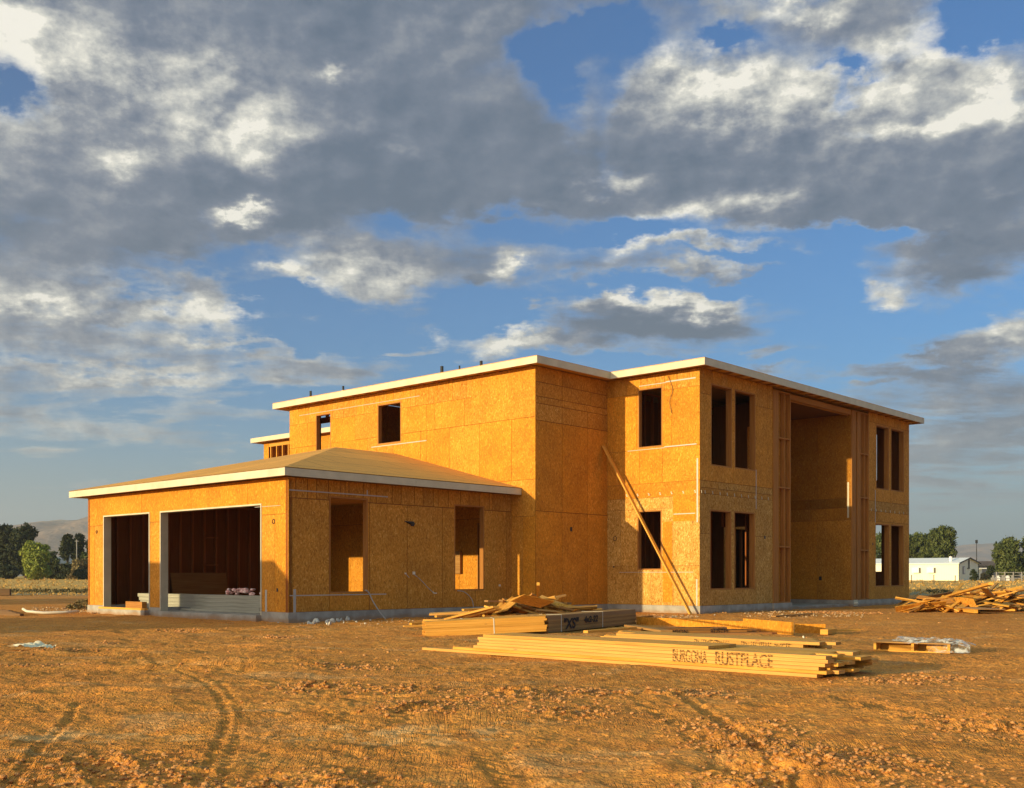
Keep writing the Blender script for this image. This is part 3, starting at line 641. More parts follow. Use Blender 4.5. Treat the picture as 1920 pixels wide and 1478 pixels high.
def pilaster(b0, b1, stud_b, seed, solid):
    mb = MB()
    mb.box((b0 + .002, AR + .115, ZS), (b1 - .002, AR + .127, 6.6), (.82, .15, seed), long=0)
    mb.build('pilaster_backing', 'osb', house)
    mb = MB()
    for s in stud_b: mb.box((s, AR - .03, ZS + .04), (s + .038, AR + .11, 6.6), None, long=2)
    for (p0, p1) in solid:
        k = p0
        while k < p1 - .01: mb.box((k + .001, AR - .03 + random.uniform(-.004, .004), ZS + .04), (k + .037, AR + .11, 6.6), None, long=2); k += .038
    mb.box((b0, AR - .03, ZS), (b1, AR + .11, ZS + .038), None, long=0)
    mb.box((b0, AR - .03, 6.6), (b1, AR + .11, 6.64), None, long=0)
    mb.build('pilaster_stud', 'stud', house)
    mb = MB(); ss = [s for s in stud_b if s > b0 + .2]
    lo = min(stud_b) + .038
    for z in (5.22, 3.72, 1.92):
        prev = lo; mb = MB()
        for s in sorted(stud_b)[1:]: mb.box((prev, AR - .028, z - .019), (s, AR + .108, z + .019), None, long=0); prev = s + .038
        mb.build('blocking', 'stud', house)
pilaster(PL0 + .01, PL1, [15.01, 15.41, PL1 - .04], .3, [(PL0 + .01, 14.98)])
pilaster(PL2, PL3 - .01, [20.80, 21.12, 21.44], .6, [(PL2, 20.42), (20.55, 20.78)])
# --- foundation and floors
fd = MB(); e = .012
def fnd(b0, a0, b1, a1, z1=ZS, z0=-.35): fd.box((b0, a0, z0), (b1, a1, z1), (1, 0, 0))
fd.prism([(-e, -e), (BM - e, -e), (BM - e, AM - e), (BN - e, AM - e), (BN - e, AR - e), (PL0 - .03, AR - e), (PL0 - .03, AR - .07), (PL1 + .03, AR - .07), (PL1 + .03, -1.3), (PL2 - .02, -1.3), (PL2 - .02, AR - .07), (PL3 + .03, AR - .07), (PL3 + .03, AR - e), (BE + e, AR - e), (BE + e, 4.5 + e), (13.5, 4.5 + e), (13.5, AML + e), (BM, AML + e), (BM, AG + e),
          (-e, AG + e), (-e, G1[1]), (.9, G1[1]), (.9, G1[0]), (-e, G1[0]), (-e, G2[1]), (.9, G2[1]), (.9, G2[0]), (-e, G2[0])], -.35, ZS)
fd.build('foundation', 'concrete', house)
mb = MB()
for g in (G1, G2): mg = MB(); mg.box((-.16, g[0] + .001, -.3), (.9, g[1] - .001, .135), (1, 0, 0)); mg.build('floor_slab', 'concrete', house)
mb.box((PL1 + .04, AR + .05, -.3), (PL2 - .03, -1.31, .09), (1, 0, 0)); mb.build('floor_slab', 'concrete', house)
mb = MB(); mb.box((PL2 + .03, AR - .078, .02), (PL2 + .34, AR - .073, ZS + .01), (1, 0, 0)); o = mb.build('concrete_pad', 'primed', house)
for k in (0, .13):
    pm = MB(); pm.tube([(PL2 + .12 + k, AR - .075, .11), (PL2 + .12 + k, AR - .13, .11)], .035, 10); pm.build('pipe_stub', 'white_plastic', house)
mb = MB()
mb.prism([(BM + .13, AM + .13), (BN + .13, AM + .13), (BN + .13, AR + .17), (PL1 - .02, AR + .17), (PL1 - .02, -1.28), (PL2 + .02, -1.28), (PL2 + .02, AR + .17), (BE - .14, AR + .17), (BE - .14, 4.4), (13.4, 4.4), (13.4, AML - .14), (BM + .13, AML - .14)], 3.36, 3.64)
mb.build('upper_floor', 'ply', house)
# interior stud walls
studs('A', -.8, 1, 10.9, 25.0, 3.66, 6.6, [(14.5, 16, 3.6, 6)], name='interior_wall'); studs('A', -.8, 1, 10.9, 25, .22, 3.3, [(19, 20, .2, 2.6), (24, 24.9, .2, 2.9)], name='interior_wall')
sheath('A', -.7, 1, 10.9, 15.7, [(.22, 3.3, [12.1], .8, .1)], [(11.2, 12.0, .2, 2.5)], name='interior_wall'); sheath('A', -.1, 1, 10.9, 25, [(3.66, 6.6, [12.1], .7, .1)], [], name='interior_wall')
studs('B', 14.35, 1, -3.8, -.9, .22, 3.3, [(-3.2, -2.3, .2, 2.5)], name='interior_wall')
studs('B', 23.35, 1, -2.1, 4, .22, 3.3, [], name='interior_wall'); studs('B', 24.4, 1, -1.6, 4, 3.66, 6.6, [], name='interior_wall')
sheath('A', 3.4, 1, BM, 13.4, [(.22, 3.3, [9], .9, .1), (3.66, 6.6, [9], .7, .1)], [], name='interior_wall')
sheath('B', 10.6, 1, AM + .1, 6.9, [(3.66, 6.66, [3, 5], .75, .1), (.22, 3.3, [3, 5], .75, .1)], [], name='interior_wall')
sheath('A', 6.9, -1, BM + .1, 10.6, [(3.66, 6.66, [9], .8, .1)], [], name='interior_wall')
# open framed back of the small upper room
mb = MB(); mb.box((8.62, 6.95, 6.30), (8.66, AML - .05, 6.50), None, long=1)
for a in (6.98, AML - .1): mb.box((8.6, a, 3.66), (8.69, a + .09, 6.30), None, long=2)
mb.box((8.6, AML - .6, 6.5), (8.69, AML - .51, 6.69), None, long=2); mb.box((8.6, 8.2, 6.5), (8.69, 8.29, 6.69), None, long=2)
mb.build('header_beam', 'stud', house)
# --- roofs
mo = OM
mainpoly = [(BM - mo, AM - mo), (BN - mo, AM - mo), (BN - mo, AR - mo), (BE + mo, AR - mo), (BE + mo, 4.5 + mo), (13.5, 4.5 + mo), (13.5, 7.0), (8.95, 7.0), (8.95, AML + mo), (BM - mo, AML + mo)]
mb = MB(); ins = .03
def inset(poly, d):
    n = len(poly); out = []
    for i in range(n):
        p0, p1, p2 = Vector(poly[i - 1]), Vector(poly[i]), Vector(poly[(i + 1) % n])
        e1 = (p1 - p0).normalized(); e2 = (p2 - p1).normalized(); n1 = Vector((-e1.y, e1.x)); n2 = Vector((-e2.y, e2.x))
        out.append(tuple(p1 + (n1 + n2) * d))
    return out
area = sum(mainpoly[i - 1][0] * mainpoly[i][1] - mainpoly[i][0] * mainpoly[i - 1][1] for i in range(len(mainpoly)))
sgn = 1 if area > 0 else -1
inn = inset(mainpoly, .028 * sgn)
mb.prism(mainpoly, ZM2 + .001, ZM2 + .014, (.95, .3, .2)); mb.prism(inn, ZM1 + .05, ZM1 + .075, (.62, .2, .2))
mb.build('main_roof', 'roof_deck', house)
def fascia(poly, inn, z0, z1, skip=()):
    mb = MB()
    for i in range(len(poly)):
        if i in skip: continue
        j = (i + 1) % len(poly)
        q = [poly[i], poly[j], inn[j], inn[i]]
        if sgn < 0: q = q[::-1]
        # boards are 16 ft long: split long runs so that joints show
        p0, p1, r0, r1 = map(Vector, (poly[i], poly[j], inn[i], inn[j])); L = (p1 - p0).length; n = max(1, round(L / 4.88))
        for k in range(n):
            t0, t1 = k / n, (k + 1) / n; g = .0022 / L
            t0_ = t0 + (g if k else 0); t1_ = t1 - (g if k < n - 1 else 0)
            pts = [p0.lerp(p1, t0_), p0.lerp(p1, t1_), r0.lerp(r1, t1_), r0.lerp(r1, t0_)]
            mb.prism([tuple(p) for p in pts], z0, z1 - random.uniform(0, .002))
    return mb.build('fascia', 'primed', house)
fascia(mainpoly, inn, ZM1, ZM2)
mb = MB()
for b in np.arange(BN, BE + .3, .61): mb = MB(); mb.box((b, AR - mo + .05, ZM1 + .005), (b + .04, AR + .0, ZM1 + .048), None); mb.build('rafter_tail', 'stud', house)
for a in np.arange(AM + .05, AML + .3, .61): mb = MB(); mb.box((BM - mo + .05, a, ZM1 + .005), (BM - .015, a + .04, ZM1 + .048), None); mb.build('rafter_tail', 'stud', house)
# garage hip roof
gp0 = [(-OG, -OG), (BM - .015, -OG), (BM - .015, AG + OG), (-OG, AG + OG)]
gin = inset(gp0, .028)
mb = MB()
apx = (5.12, 4.72, 4.745); rdg = (BM - .015, 4.72, 4.745); t_ = .016
c0, c1, c2, c3 = [(p[0], p[1], ZG2 + .003) for p in gp0]
def slope(pts, tone):
    """a roof plane with plywood rows"""
    up = [(p[0], p[1], p[2] + t_) for p in pts]
    n = (Vector(up[1]) - Vector(up[0])).cross(Vector(up[2]) - Vector(up[0]))
    if n.z < 0: up = up[::-1]; pts = pts[::-1]
    mb.quad(up, [(p[0], p[1]) for p in up], tone); mb.quad(list(reversed(pts)), [(p[0], p[1]) for p in reversed(pts)], tone)
    for i in range(len(up)):
        j = (i + 1) % len(up); mb.quad([pts[i], pts[j], up[j], up[i]], None, tone)
slope([c0, apx, c3], (.98, .4, .1)); slope([c0, c1, rdg, apx], (.98, .4, .5)); slope([c3, apx, rdg, c2], (.98, .4, .8))
mb.build('garage_roof', 'roof_deck', house)
mb = MB()
for i in (0, 2, 3):
    j = (i + 1) % 4; p0, p1, r0, r1 = map(Vector, (gp0[i], gp0[j], gin[i], gin[j])); L = (p1 - p0).length
    for k in range(2):
        t0 = k / 2 + (.0003 if k else 0); t1 = (k + 1) / 2 - (0 if k else .0003)
        mb.prism([tuple(q) for q in (p0.lerp(p1, t0), p0.lerp(p1, t1), r0.lerp(r1, t1), r0.lerp(r1, t0))], ZG1, ZG2 - .001 * k)
mb.build('fascia', 'primed', house)
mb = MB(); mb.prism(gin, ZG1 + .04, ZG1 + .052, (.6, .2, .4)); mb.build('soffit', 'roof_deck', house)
# vent pipes on the main roof
for (b, a, h, r, white) in ((7.9, 9.55, .30, .040, 0), (7.9, 7.82, .26, .036, 1), (7.9, 3.19, .30, .050, 0), (7.9, 2.45, .22, .026, 0), (7.9, 1.57, .24, .045, 0)):
    pm = MB(); z = ZM2 + .2 if False else ZM2
    pm.tube([(b, a, z), (b, a, z + .12 + h)], r, 10); vp = pm.build('vent_pipe', 'black_metal', house)
    if white:
        pm = MB(); pm.tube([(b, a, z + .02), (b, a, z + .24)], r * 1.35, 10); o = pm.build('pipe_sleeve', 'white_plastic', vp)
# --- straps, clips, chalk-white nail lines
strap('A', 0, -1, .02, 2.95, 2.96, 2.985); strap('A', 0, -1, 2.28, 2.31, 2.985, 3.1)
strap('A', 0, -1, .03, 2.9, .585, .607); strap('A', 0, -1, .13, .20, .10, .74)
strap('B', 0, -1, .82, .89, .10, .72); strap('B', 0, -1, .3, 1.3, 2.63, 2.64)
strap('B', BM, -1, 3.40, 5.9, 5.045, 5.07); strap('B', BM, -1, 3.7, 9.6, 6.41, 6.425)
strap('B', BN, -1, -3.87, -2.9, 6.44, 6.475); strap('B', BN, -1, -2.9, -2.0, 6.43, 6.45); strap('B', BN, -1, -3.9, -2.85, 4.63, 4.66); strap('B', BN, -1, -2.85, -1.6, 4.615, 4.63)
strap('B', BN, -1, -3.86, -3.16, 2.74, 2.765); strap('B', BN, -1, -3.95, -3.905, 2.5, 4.25); strap('B', BN, -1, -3.8, -1.3, 1.135, 1.148); strap('B', BN, -1, -3.93, -3.89, .22, .95)
strap('A', AR, -1, 13.72, 13.75, 3.0, 4.15); strap('A', AR, -1, 22.04, 22.075, 2.9, 4.05); strap('B', PL2, -1, -3.93, -3.87, 3.0, 4.2, mt='primed')
for i in range(7):
    a = -1.58 - i * .382
    mb = MB(); mb.box((BN - .014, a - .02, 3.31), (BN - .001, a + .022, 3.335), (1, 0, 0)); mb.box((BN - .014, a - .0, 3.355), (BN - .001, a + .04, 3.38), (1, 0, 0)); mb.box((BN - .006, a, 3.335), (BN - .001, a + .02, 3.355), (1, 0, 0)); mb.build('metal_clip', 'primed', house)
for b in [10.74, 10.92] + [10.92 + .39 * k for k in range(1, 10)] + [21.7 + .4 * k for k in range(8)]:
    mb = MB(); mb.bar((b, AR - .012, 3.38), (b + .02, AR - .012, 3.30), .018, .018, tone=(1, 0, 0)); mb.build('metal_clip', 'primed', house)
# --- vent hood, outlets, conduit and cables on the garage side wall
mb = MB(); mb.quad([(3.47, -.01, 2.40), (3.80, -.01, 2.40), (3.80, -.06, 2.34), (3.62, -.05, 2.36)]); mb.quad([(3.80, -.06, 2.34), (3.80, -.01, 2.40), (3.80, -.01, 2.27)]); mb.quad([(3.47, -.01, 2.40), (3.62, -.05, 2.36), (3.80, -.06, 2.34), (3.80, -.01, 2.27)])
mb.tube([(3.74, -.0, 2.33), (3.74, -.05, 2.33)], .05, 10); mb.build('vent_hood', 'dark_plastic', house)
for (ax, b, z, s, mt_) in (('A', 3.80, 1.11, .035, 'white_plastic'), ('A', 6.97, .78, .025, 'white_plastic'), ('A', 3.52, 1.1, .018, 'white_plastic')):
    mb = MB(); mb.box((b - s, -.03, z - s), (b + s, -.001, z + s), (1, 0, 0)); mb.build('outlet_box', mt_, house)
def cable(pts, r, name='cable', mt_='cable', parent=house, n=14):
    P_ = [Vector(p) for p in pts]; out = []
    for i in range(len(P_) - 1):
        p0 = P_[max(i - 1, 0)]; p1 = P_[i]; p2 = P_[i + 1]; p3 = P_[min(i + 2, len(P_) - 1)]
        for k in range(6):
            t = k / 6; out.append(.5 * ((2 * p1) + (-p0 + p2) * t + (2 * p0 - 5 * p1 + 4 * p2 - p3) * t * t + (-p0 + 3 * p1 - 3 * p2 + p3) * t ** 3))
    out.append(P_[-1]); mb = MB(); mb.tube(out, r, 6); return mb.build(name, mt_, parent, smooth=True)
cable([(3.80, -.03, 1.08), (3.95, -.12, .93), (4.2, -.14, .72), (4.33, -.15, .63)], .009); cable([(4.33, -.15, .63), (4.38, -.15, .60), (4.46, -.15, .60)], .016, mt_='white_plastic')
cable([(3.52, -.02, 1.1), (3.56, -.06, 1.03), (3.6, -.06, 1.0)], .008)
cable([(2.22, -.005, .70), (2.3, -.05, .64), (2.38, -.12, .42), (2.5, -.25, .15), (2.58, -.34, .01)], .016)
cable([(5.35, -.005, .65), (5.55, -.06, .62), (5.75, -.12, .45), (5.8, -.15, .25), (5.78, -.16, .03)], .011)
cable([(BN - .03, -3.0, 6.6), (BN - .03, -3.15, 6.2), (BN - .03, -3.05, 5.9), (BN - .03, -3.12, 5.55)], .006, mt_='dark_plastic')
for (axis, c, p, z, s) in (('A', AM, 9.0, 2.35, .045), ('A', AR, 14.25, 2.18, .035), ('B', 0, .42, .72, .03), ('B', PL2, -2.9, .95, .05), ('A', AR, 21.85, 2.15, .03), ('B', 0, .47, 2.3, .0), ('B', BN, -1.1, 1.3, .02)):
    if s:
        mb = MB(); pbox(mb, axis, c, -1, p - s, p + s, z - s * 1.3, z + s * 1.3, .006, (1, 0, 0), .0005); mb.build('outlet_box', 'dark_plastic', house)
def ring(axis, c, p, z, r):
    mb = MB(); pts = []
    for k in range(13):
        t = k / 12 * 6.283; d = (p + r * math.cos(t), c - .012, z + r * math.sin(t)); pts.append((d[0], d[1], d[2]) if axis == 'A' else (d[1], d[0], d[2]))
    mb.tube(pts, .008, 5); return mb.build('round_box', 'dark_plastic', house)
ring('B', 0, .56, 2.28, .05); ring('B', 0, 8.92, 2.27, .04); ring('B', BN, -1.15, 2.12, .06)
# interior clutter of the garage wall seen through the doors
mb = MB()
for a, z0, z1 in ((AG - .10, 2.2, 2.24), (AG - .10, 1.35, 1.39), (AG - .10, .85, .89)): mb = MB(); mb.box((3.7, a - .12, z0), (4.1, a, z1), None); mb.build('blocking', 'stud_shade', house)
# --- rear wing
RB, RA0, RA1 = 12.36, 4.5, 18.62
mb = MB()
mb.box((RB, RA0, -.1), (18, RA1, 3.6), (1, .2, .2), long=1); mb.box((RB + .3, RA0, 3.6), (18, RA1 - .2, 3.62), (.4, 0, 0))
mb.build('rear_wing_wall', 'osb', house)
mb = MB()
for a in np.arange(RA1 - .09, RA0, -.41): mb.box((RB, a, 3.62), (RB + .1, a + .045, 6.65), None, long=2)
for a in (RA1 - .16, RA1 - 2.1, RA1 - 2.15, RA1 - 2.9, RA1 - 2.84): mb.box((RB - .002, a, 3.62), (RB + .1, a + .05, 6.65), None, long=2)
mb.box((RB - .003, RA0, 6.5), (RB + .1, RA1, 6.66), None, long=1); mb.build('rear_wing_studs', 'lumber', house)
mb = MB(); mb.box((RB - .012, RA0, 5.95), (RB - .001, RA1 - 2.0, 6.68), (1, .05, .3), long=1); mb.box((RB - .012, RA1 - 2.3, 3.6), (RB - .004, RA1 - 2.0, 5.95), (1, .05, .3), long=1); mb.box((RB - .012, RA1 - .35, 3.6), (RB - .004, RA1 - .0, 6.68), (1, .05, .7), long=1)
mb.box((RB + 2.6, RA0, 3.62), (RB + 2.65, RA1, 6.65), (.8, .05, .7), long=1); mb.build('rear_wing_wall', 'osb', house)
mb = MB(); mb.box((RB + .1, RA1 - .05, 3.6), (17.9, RA1 - .001, 6.68), (.9, .1, .3), long=0); mb.build('rear_wing_wall', 'osb', house)
mb = MB(); mb.box((RB - mo, RA0 + .5, ZM1), (RB - mo + .03, RA1 + mo, ZM2), (1, 0, 0)); mb.box((RB - mo + .031, RA1 + mo - .03, ZM1), (18.4, RA1 + mo, ZM2 - .002), (1, 0, 0)); mb.build('fascia', 'primed', house)
mb = MB(); mb.box((RB - mo + .032, RA0 + .5, ZM1 + .04), (18.4, RA1 + mo - .032, ZM2 + .01), (.8, .2, .2)); mb.build('rear_roof', 'roof_deck', house)

# ------------------------------------------------------------------ world helper from house coordinates
def hw(b, a, z=0.0): return HM @ Vector((b, a, z))
HR = math.atan2(b2.y, b2.x)
def board_obj(name, L, w, h, mtn='lumber', tone=None, label=None, cat='board', group=None):
    mb = MB(); mb.box((0, -w / 2, 0), (L, w / 2, h), tone, long=0); o = mb.build(name, mtn); return tag(o, label, cat, group)
def place(o, loc, rz=0, pitch=0, roll=0):
    o.rotation_euler = (Matrix.Rotation(rz, 3, 'Z') @ Matrix.Rotation(-pitch, 3, 'Y') @ Matrix.Rotation(roll, 3, 'X')).to_euler(); o.location = loc; return o
def between(o, p, q, roll=0):
    d = Vector(q) - Vector(p); return place(o, p, math.atan2(d.y, d.x), math.atan2(d.z, math.hypot(d.x, d.y)), roll)
# leaning board
p0 = hw(10.34, -3.93, -.04); p1 = hw(10.44, -.90, 4.79); L_ = (p1 - p0).length
lb = board_obj('leaning_board', L_, .14, .04, 'lumber', (1, 0, .3), 'long single board leaning from the ground up against the inside corner of the house wall', 'board')
between(lb, p0, p1, R(8))

# ------------------------------------------------------------------ siding stack etc. in the garage
for k in range(4):
    for j in range(2):
        o = board_obj('siding_plank', 6.15 - .12 * ((k * 7 + j * 3) % 4), .19, .094, 'siding', label=('pale grey siding plank in the pile lying inside the wide garage door' if (k, j) != (3, 0) else 'topmost front plank of the pale siding pile inside the garage'), cat='plank', group='siding planks piled in the garage')
        place(o, hw(.95 + j * .2, 2.35 - .05 * k + .04 * j, .16 + .0985 * k), HR + R(90.0))
o = board_obj('siding_plank', 6.0, .07, .05, 'siding', label='single pale plank lying on the slab in front of the siding pile', cat='plank'); place(o, hw(.62, 1.2, .14), HR + R(90))
o = board_obj('timber_block', .95, .14, .2, 'stud', label='brown timber block lying in the narrow garage doorway', cat='timber'); place(o, hw(.35, 6.95, .136), HR + R(88))
o = board_obj('timber_block', 2.5, .09, .05, 'lumber', label='thin pale timber lying along the sill of the narrow garage door', cat='timber'); place(o, hw(-.1, 6.05, .137), HR + R(90))
mb = MB(); mb.box((0, 0, 0), (1.9, .02, .95), (.75, 0, .2), long=0); o = mb.build('plywood_sheet', 'ply'); tag(o, 'dark plywood sheet leaning on the garage stud wall behind the siding pile', 'plywood'); place(o, hw(2.3, 8.75, .2), HR, 0, R(-12))
r_ = random.Random(3); mb = MB()
for _ in range(26):
    vs, fs = r_.choice(LM); s = r_.uniform(.04, .09); x, y, z = r_.gauss(0, .28), r_.gauss(0, .1), r_.uniform(0, .12); i = len(mb.v)
    mb.v += [(x + v.x * s * 1.4, y + v.y * s, z + v.z * s) for v in vs]
    for f in fs: mb.f.append(tuple(k + i for k in f)); mb.uv += [(0, 0)] * 3; mb.t.append((1, 0, 0))
o = mb.build('insulation_heap', 'pink'); tag(o, 'pinkish heap of crumpled wrapping lying on the siding pile', 'insulation'); place(o, hw(1.05, 3.35, .58), HR + R(90))
# small panel and pipes on the garage back wall
mb = MB(); mb.box((BM - .1, 1.9, 1.1), (BM - .02, 2.6, 1.75), (1, 0, .2)); mb.build('service_panel', 'ply', house)

# ------------------------------------------------------------------ lumber stacks
SD = Vector((.724, -.688, 0)).normalized(); SN = Vector((.688, .724, 0)).normalized(); SR = math.atan2(SD.y, SD.x)
meshes = {}
def board_mesh(L, w, h, v, mtn='lumber'):
    k = (round(L, 2), w, h, v, mtn)
    if k not in meshes:
        rr = random.Random(int(L * 100) * 31 + int(w * 1000) * 7 + v * 101 + len(mtn)); mb = MB(); mb.box((0, -w / 2, 0), (L, w / 2, h), (rr.uniform(.80, 1.10), max(0, rr.uniform(-.5, .6)), rr.random()), long=0); meshes[k] = mb.mesh('board', mtn)
    return meshes[k]
def put_board(L, w, h, v, loc, rz, pitch=0, roll=0, label='', group='', cat='board', name='lumber_board', mtn='lumber'):
    o = bpy.data.objects.new(name, board_mesh(L, w, h, v, mtn)); C.objects.link(o); place(o, loc, rz, pitch, roll); return tag(o, label, cat, group)
r_ = random.Random(11)
BR = Vector((3.30, 10.92, 0))      # front right bottom corner of the near stack
first = None
for k in range(7):
    for j in range(7):
        if k == 6 and j > 3: continue
        trim = [(.30, 5.3), (.02, 5.55), (.10, 5.0), (.03, 4.95), (.0, 4.9), (.02, 4.9), (1.42, 3.5)][k]
        if j and k < 6: trim = (trim[0] + r_.uniform(-.10, .28) - .05 * (j == 6), 4.88 + r_.uniform(-.1, .25))
        if (k, j) == (0, 0): trim = (.12, 6.0)
        L = round(trim[1] * 4) / 4
        endp = BR - SD * trim[0] + SN * (.07 + j * .146 + (r_.uniform(-.002, .006) if k in (1, 2, 3, 4, 5) else r_.uniform(-.008, .012)) + (.018 if j == 0 and k in (1,) else 0)); st = endp - SD * L
        if (k, j) == (0, 0): lab = 'lowest front board of the near lumber stack, sticking far out to the left'
        elif k == 6 and j == 0: lab = 'top front board of the near lumber stack'
        else: lab = 'pale yellow board in the near stack that carries the sprayed lettering'
        o = put_board(L, .14, .0352, r_.randrange(5), (st.x, st.y, .0 + k * .0385), SR + R(r_.uniform(-.04, .04)), label=lab, group='boards of the near lumber stack')
        if (k, j) == (4, 0): letter_board = o
# far stack
B2 = Vector((3.86, 13.15, 0))
for k in range(6):
    for j in range(5):
        L = [4, 3.75, 3.5, 3.25, 3.1, 3.1][k]; tr = .28 - .03 * k + (r_.uniform(-.1, .2) if j else 0) if k < 4 else (.04 if k == 5 else .22) + (r_.uniform(-.15, .1) if j else 0)
        if k == 5: tr = -.0 + (-.14 if j == 1 else .1 * j)
        endp = B2 - SD * tr + SN * (.07 + j * .146); st = endp - SD * L
        lab = 'top front board of the second lumber stack' if (k, j) == (5, 0) else 'pale yellow board in the second stack, just behind the near one'
        o = put_board(L, .14, .037, r_.randrange(5), (st.x, st.y, k * .0385), SR + R(.6), label=lab, group='boards of the second lumber stack')
        if (k, j) == (4, 0): letter_board2 = o
def text_mesh(txt, size, name, mtn, thick=.0006, shear=0, space=1.0, bold=.012):
    cu = bpy.data.curves.new(name, 'FONT'); cu.body = txt; cu.size = size; cu.extrude = thick; cu.offset = bold * size; cu.shear = shear; cu.space_character = space
    t = bpy.data.objects.new(name, cu); C.objects.link(t); dg = bpy.context.evaluated_depsgraph_get(); me = bpy.data.meshes.new_from_object(t.evaluated_get(dg))
    C.objects.unlink(t); bpy.data.objects.remove(t); me.materials.clear(); me.materials.append(MT[mtn]); me.name = name; return me
def text_on(me, name, parent, p, xdir, up=(0, 0, 1), sx=1):
    o = bpy.data.objects.new(name, me); C.objects.link(o); x = Vector(xdir).normalized(); u = Vector(up); z = x.cross(u).normalized(); y = z.cross(x)
    M = Matrix.Translation(p) @ Matrix((x * sx, y, z)).transposed().to_4x4()
    bpy.context.view_layer.update(); o.parent = parent; o.matrix_parent_inverse = parent.matrix_world.inverted() if parent else Matrix(); o.matrix_basis = M
    return o
def lettering(words, board, origin, xdir, size, mtn='ink'):
    for (w, s0, s1) in words:
        me = text_mesh(w, size, 'stencil_lettering', mtn, space=1.02); xs = [v.co.x for v in me.vertices]
        text_on(me, 'stencil_lettering', board, origin + xdir * s0, xdir, sx=(s1 - s0) / (max(xs) - min(xs)))
pf = BR - SN * .0005; pf.z = .072
lettering([('BURGONA', -1.89, -1.436), ('RUSTPLACE', -1.33, -.63)], letter_board, pf - SN * .007, SD, .205)
pf2 = B2 - SN * .006; pf2.z = .085
lettering([('BURGONA', -1.79, -1.25), ('RUSTPLACE', -1.08, -.38)], letter_board2, pf2 - SN * .006, SD, .17)

# banded bundle with handwriting
def bundle(name, origin, rz, L, w, h, label, bands, mtn='lumber', cat='lumber bundle', seed=1, pitch=0, bw=.089):
    root = empty(name, origin, rz, label=label, cat=cat); rr = random.Random(seed); nl = int(h / .0385); nw = max(1, int(w / (bw + .001)))
    root.rotation_euler = (0, -pitch, rz)
    for k in range(nl):
        for j in range(nw):
            o = bpy.data.objects.new('board', board_mesh(L, bw, .0375, rr.randrange(5), mtn)); C.objects.link(o); o.parent = root
            o.location = (rr.uniform(-.05, .05), bw / 2 + j * (bw + .0015), k * .0385)
    for b in bands:
        mb = MB(); hh = nl * .0385 + .002; ww = nw * (bw + .0015)
        mb.box((b, -.004, -.001), (b + .018, -.001, hh), (1, 0, 0)); mb.box((b, -.004, hh), (b + .018, ww, hh + .003), (1, 0, 0)); mb.box((b, ww, -.001), (b + .018, ww + .003, hh), (1, 0, 0)); mb.build('steel_band', 'white_plastic', root)
    return root
xs0 = Vector((.80, 19.2, 0)); xs1 = Vector((2.83, 22.9, 0)); d_ = (xs1 - xs0); xr = math.atan2(d_.y, d_.x)
bx = bundle('banded_lumber', (xs0.x, xs0.y, .02), xr, d_.length, .45, .31, 'banded bundle of shaded lumber with black marker writing on its long side', (.55, 2.45), seed=3, mtn='ply')  # darker wood colour stands in for the shade on this bundle
def mark(txt, size, s, z, sx=1):
    xd = d_.normalized(); n = Vector((xd.y, -xd.x, 0)); p = xs0 + xd * s + n * .012; p.z = z
    text_on(text_mesh(txt, size, 'marker_writing', 'marker', bold=.03, shear=.15), 'marker_writing', bx, p, xd, sx=sx)
mark('"XS"', .26, .62, .07, 1.35); mark('4x2-22', .17, 1.55, .15, 1.35)
d3 = Vector((.59 + 1.42, .15, 0)); 
bl = bundle('banded_lumber', (-1.35, 18.75, -.03), math.atan2(.25, 2.0), 2.15, .5, .27, 'sunlit bundle of short boards sloping down to the left, in front of the scrap pile', (1.2,), seed=8, pitch=R(2.5))
bl2 = bundle('banded_lumber', (-.98, 19.5, .05), math.atan2(.3, 2.0), 1.75, .4, .23, 'upper sunlit bundle of short boards lying behind the sloping one', (.25,), seed=9, pitch=R(3))
# dark lettered pile behind the far stack
for k in range(3):
    for j in range(4):
        o = put_board([2.6, 2.2, 1.6][k], .14, .038, (k + j) % 5, (2.25 + .1 * j - .02 * k, 18.55 + .14 * j + .1 * k, k * .0385), R(14 + 2 * k - j), label='shaded board with black stencilling in the low pile behind the second stack', group='boards of the low dark pile', mtn='stud')
        if (k, j) == (1, 0): lb3 = o
xd = Vector((math.cos(R(16)), math.sin(R(16)), 0)); n_ = Vector((xd.y, -xd.x, 0))
for (w, s) in (('BURGON', .55), ('RUSTPL', 1.45)):
    p = Vector((2.25, 18.65, .03)) + xd * s + n_ * .078; text_on(text_mesh(w, .1, 'stencil_lettering', 'marker'), 'stencil_lettering', lb3, p, xd, sx=1.1)
# loose boards around
def loose(label, u0, v0, z0, u1, v1, z1, w, h, mtn='lumber', roll=0, tone=(1, 0, .4), cat='board', name='loose_board'):
    q0 = Vector((*gp(u0, v0, z0), z0)); q1 = Vector((*gp(u1, v1, z1), z1)); o = board_obj(name, (q1 - q0).length, w, h, mtn, tone, label, cat); return between(o, q0, q1, roll)
loose('orange rim board on edge behind the second stack, its face in full sun', 1395, 1183, .0, 1486, 1192, .0, .04, .235, 'osb', cat='rim board', tone=(1.05, .1, .3), name='rim_board')
loose('long orange rim board on edge, reaching left from the sunlit short one', 1195, 1171, .0, 1400, 1181, .0, .04, .16, 'osb', cat='rim board', tone=(1.02, .05, .8), name='rim_board')
loose('short rim board on edge at the right end of the row, half shaded', 1490, 1187, .0, 1548, 1188, .0, .04, .17, 'osb', cat='rim board', tone=(1.0, .05, .6), name='rim_board')
loose('small square timber offcut lying at the right end of the rim boards', 1545, 1190, .0, 1562, 1188, .0, .14, .09, cat='offcut')
loose('thin pale stick lying on the dirt right of the rim boards', 1562, 1184, .01, 1612, 1183, .01, .05, .03, cat='stick')
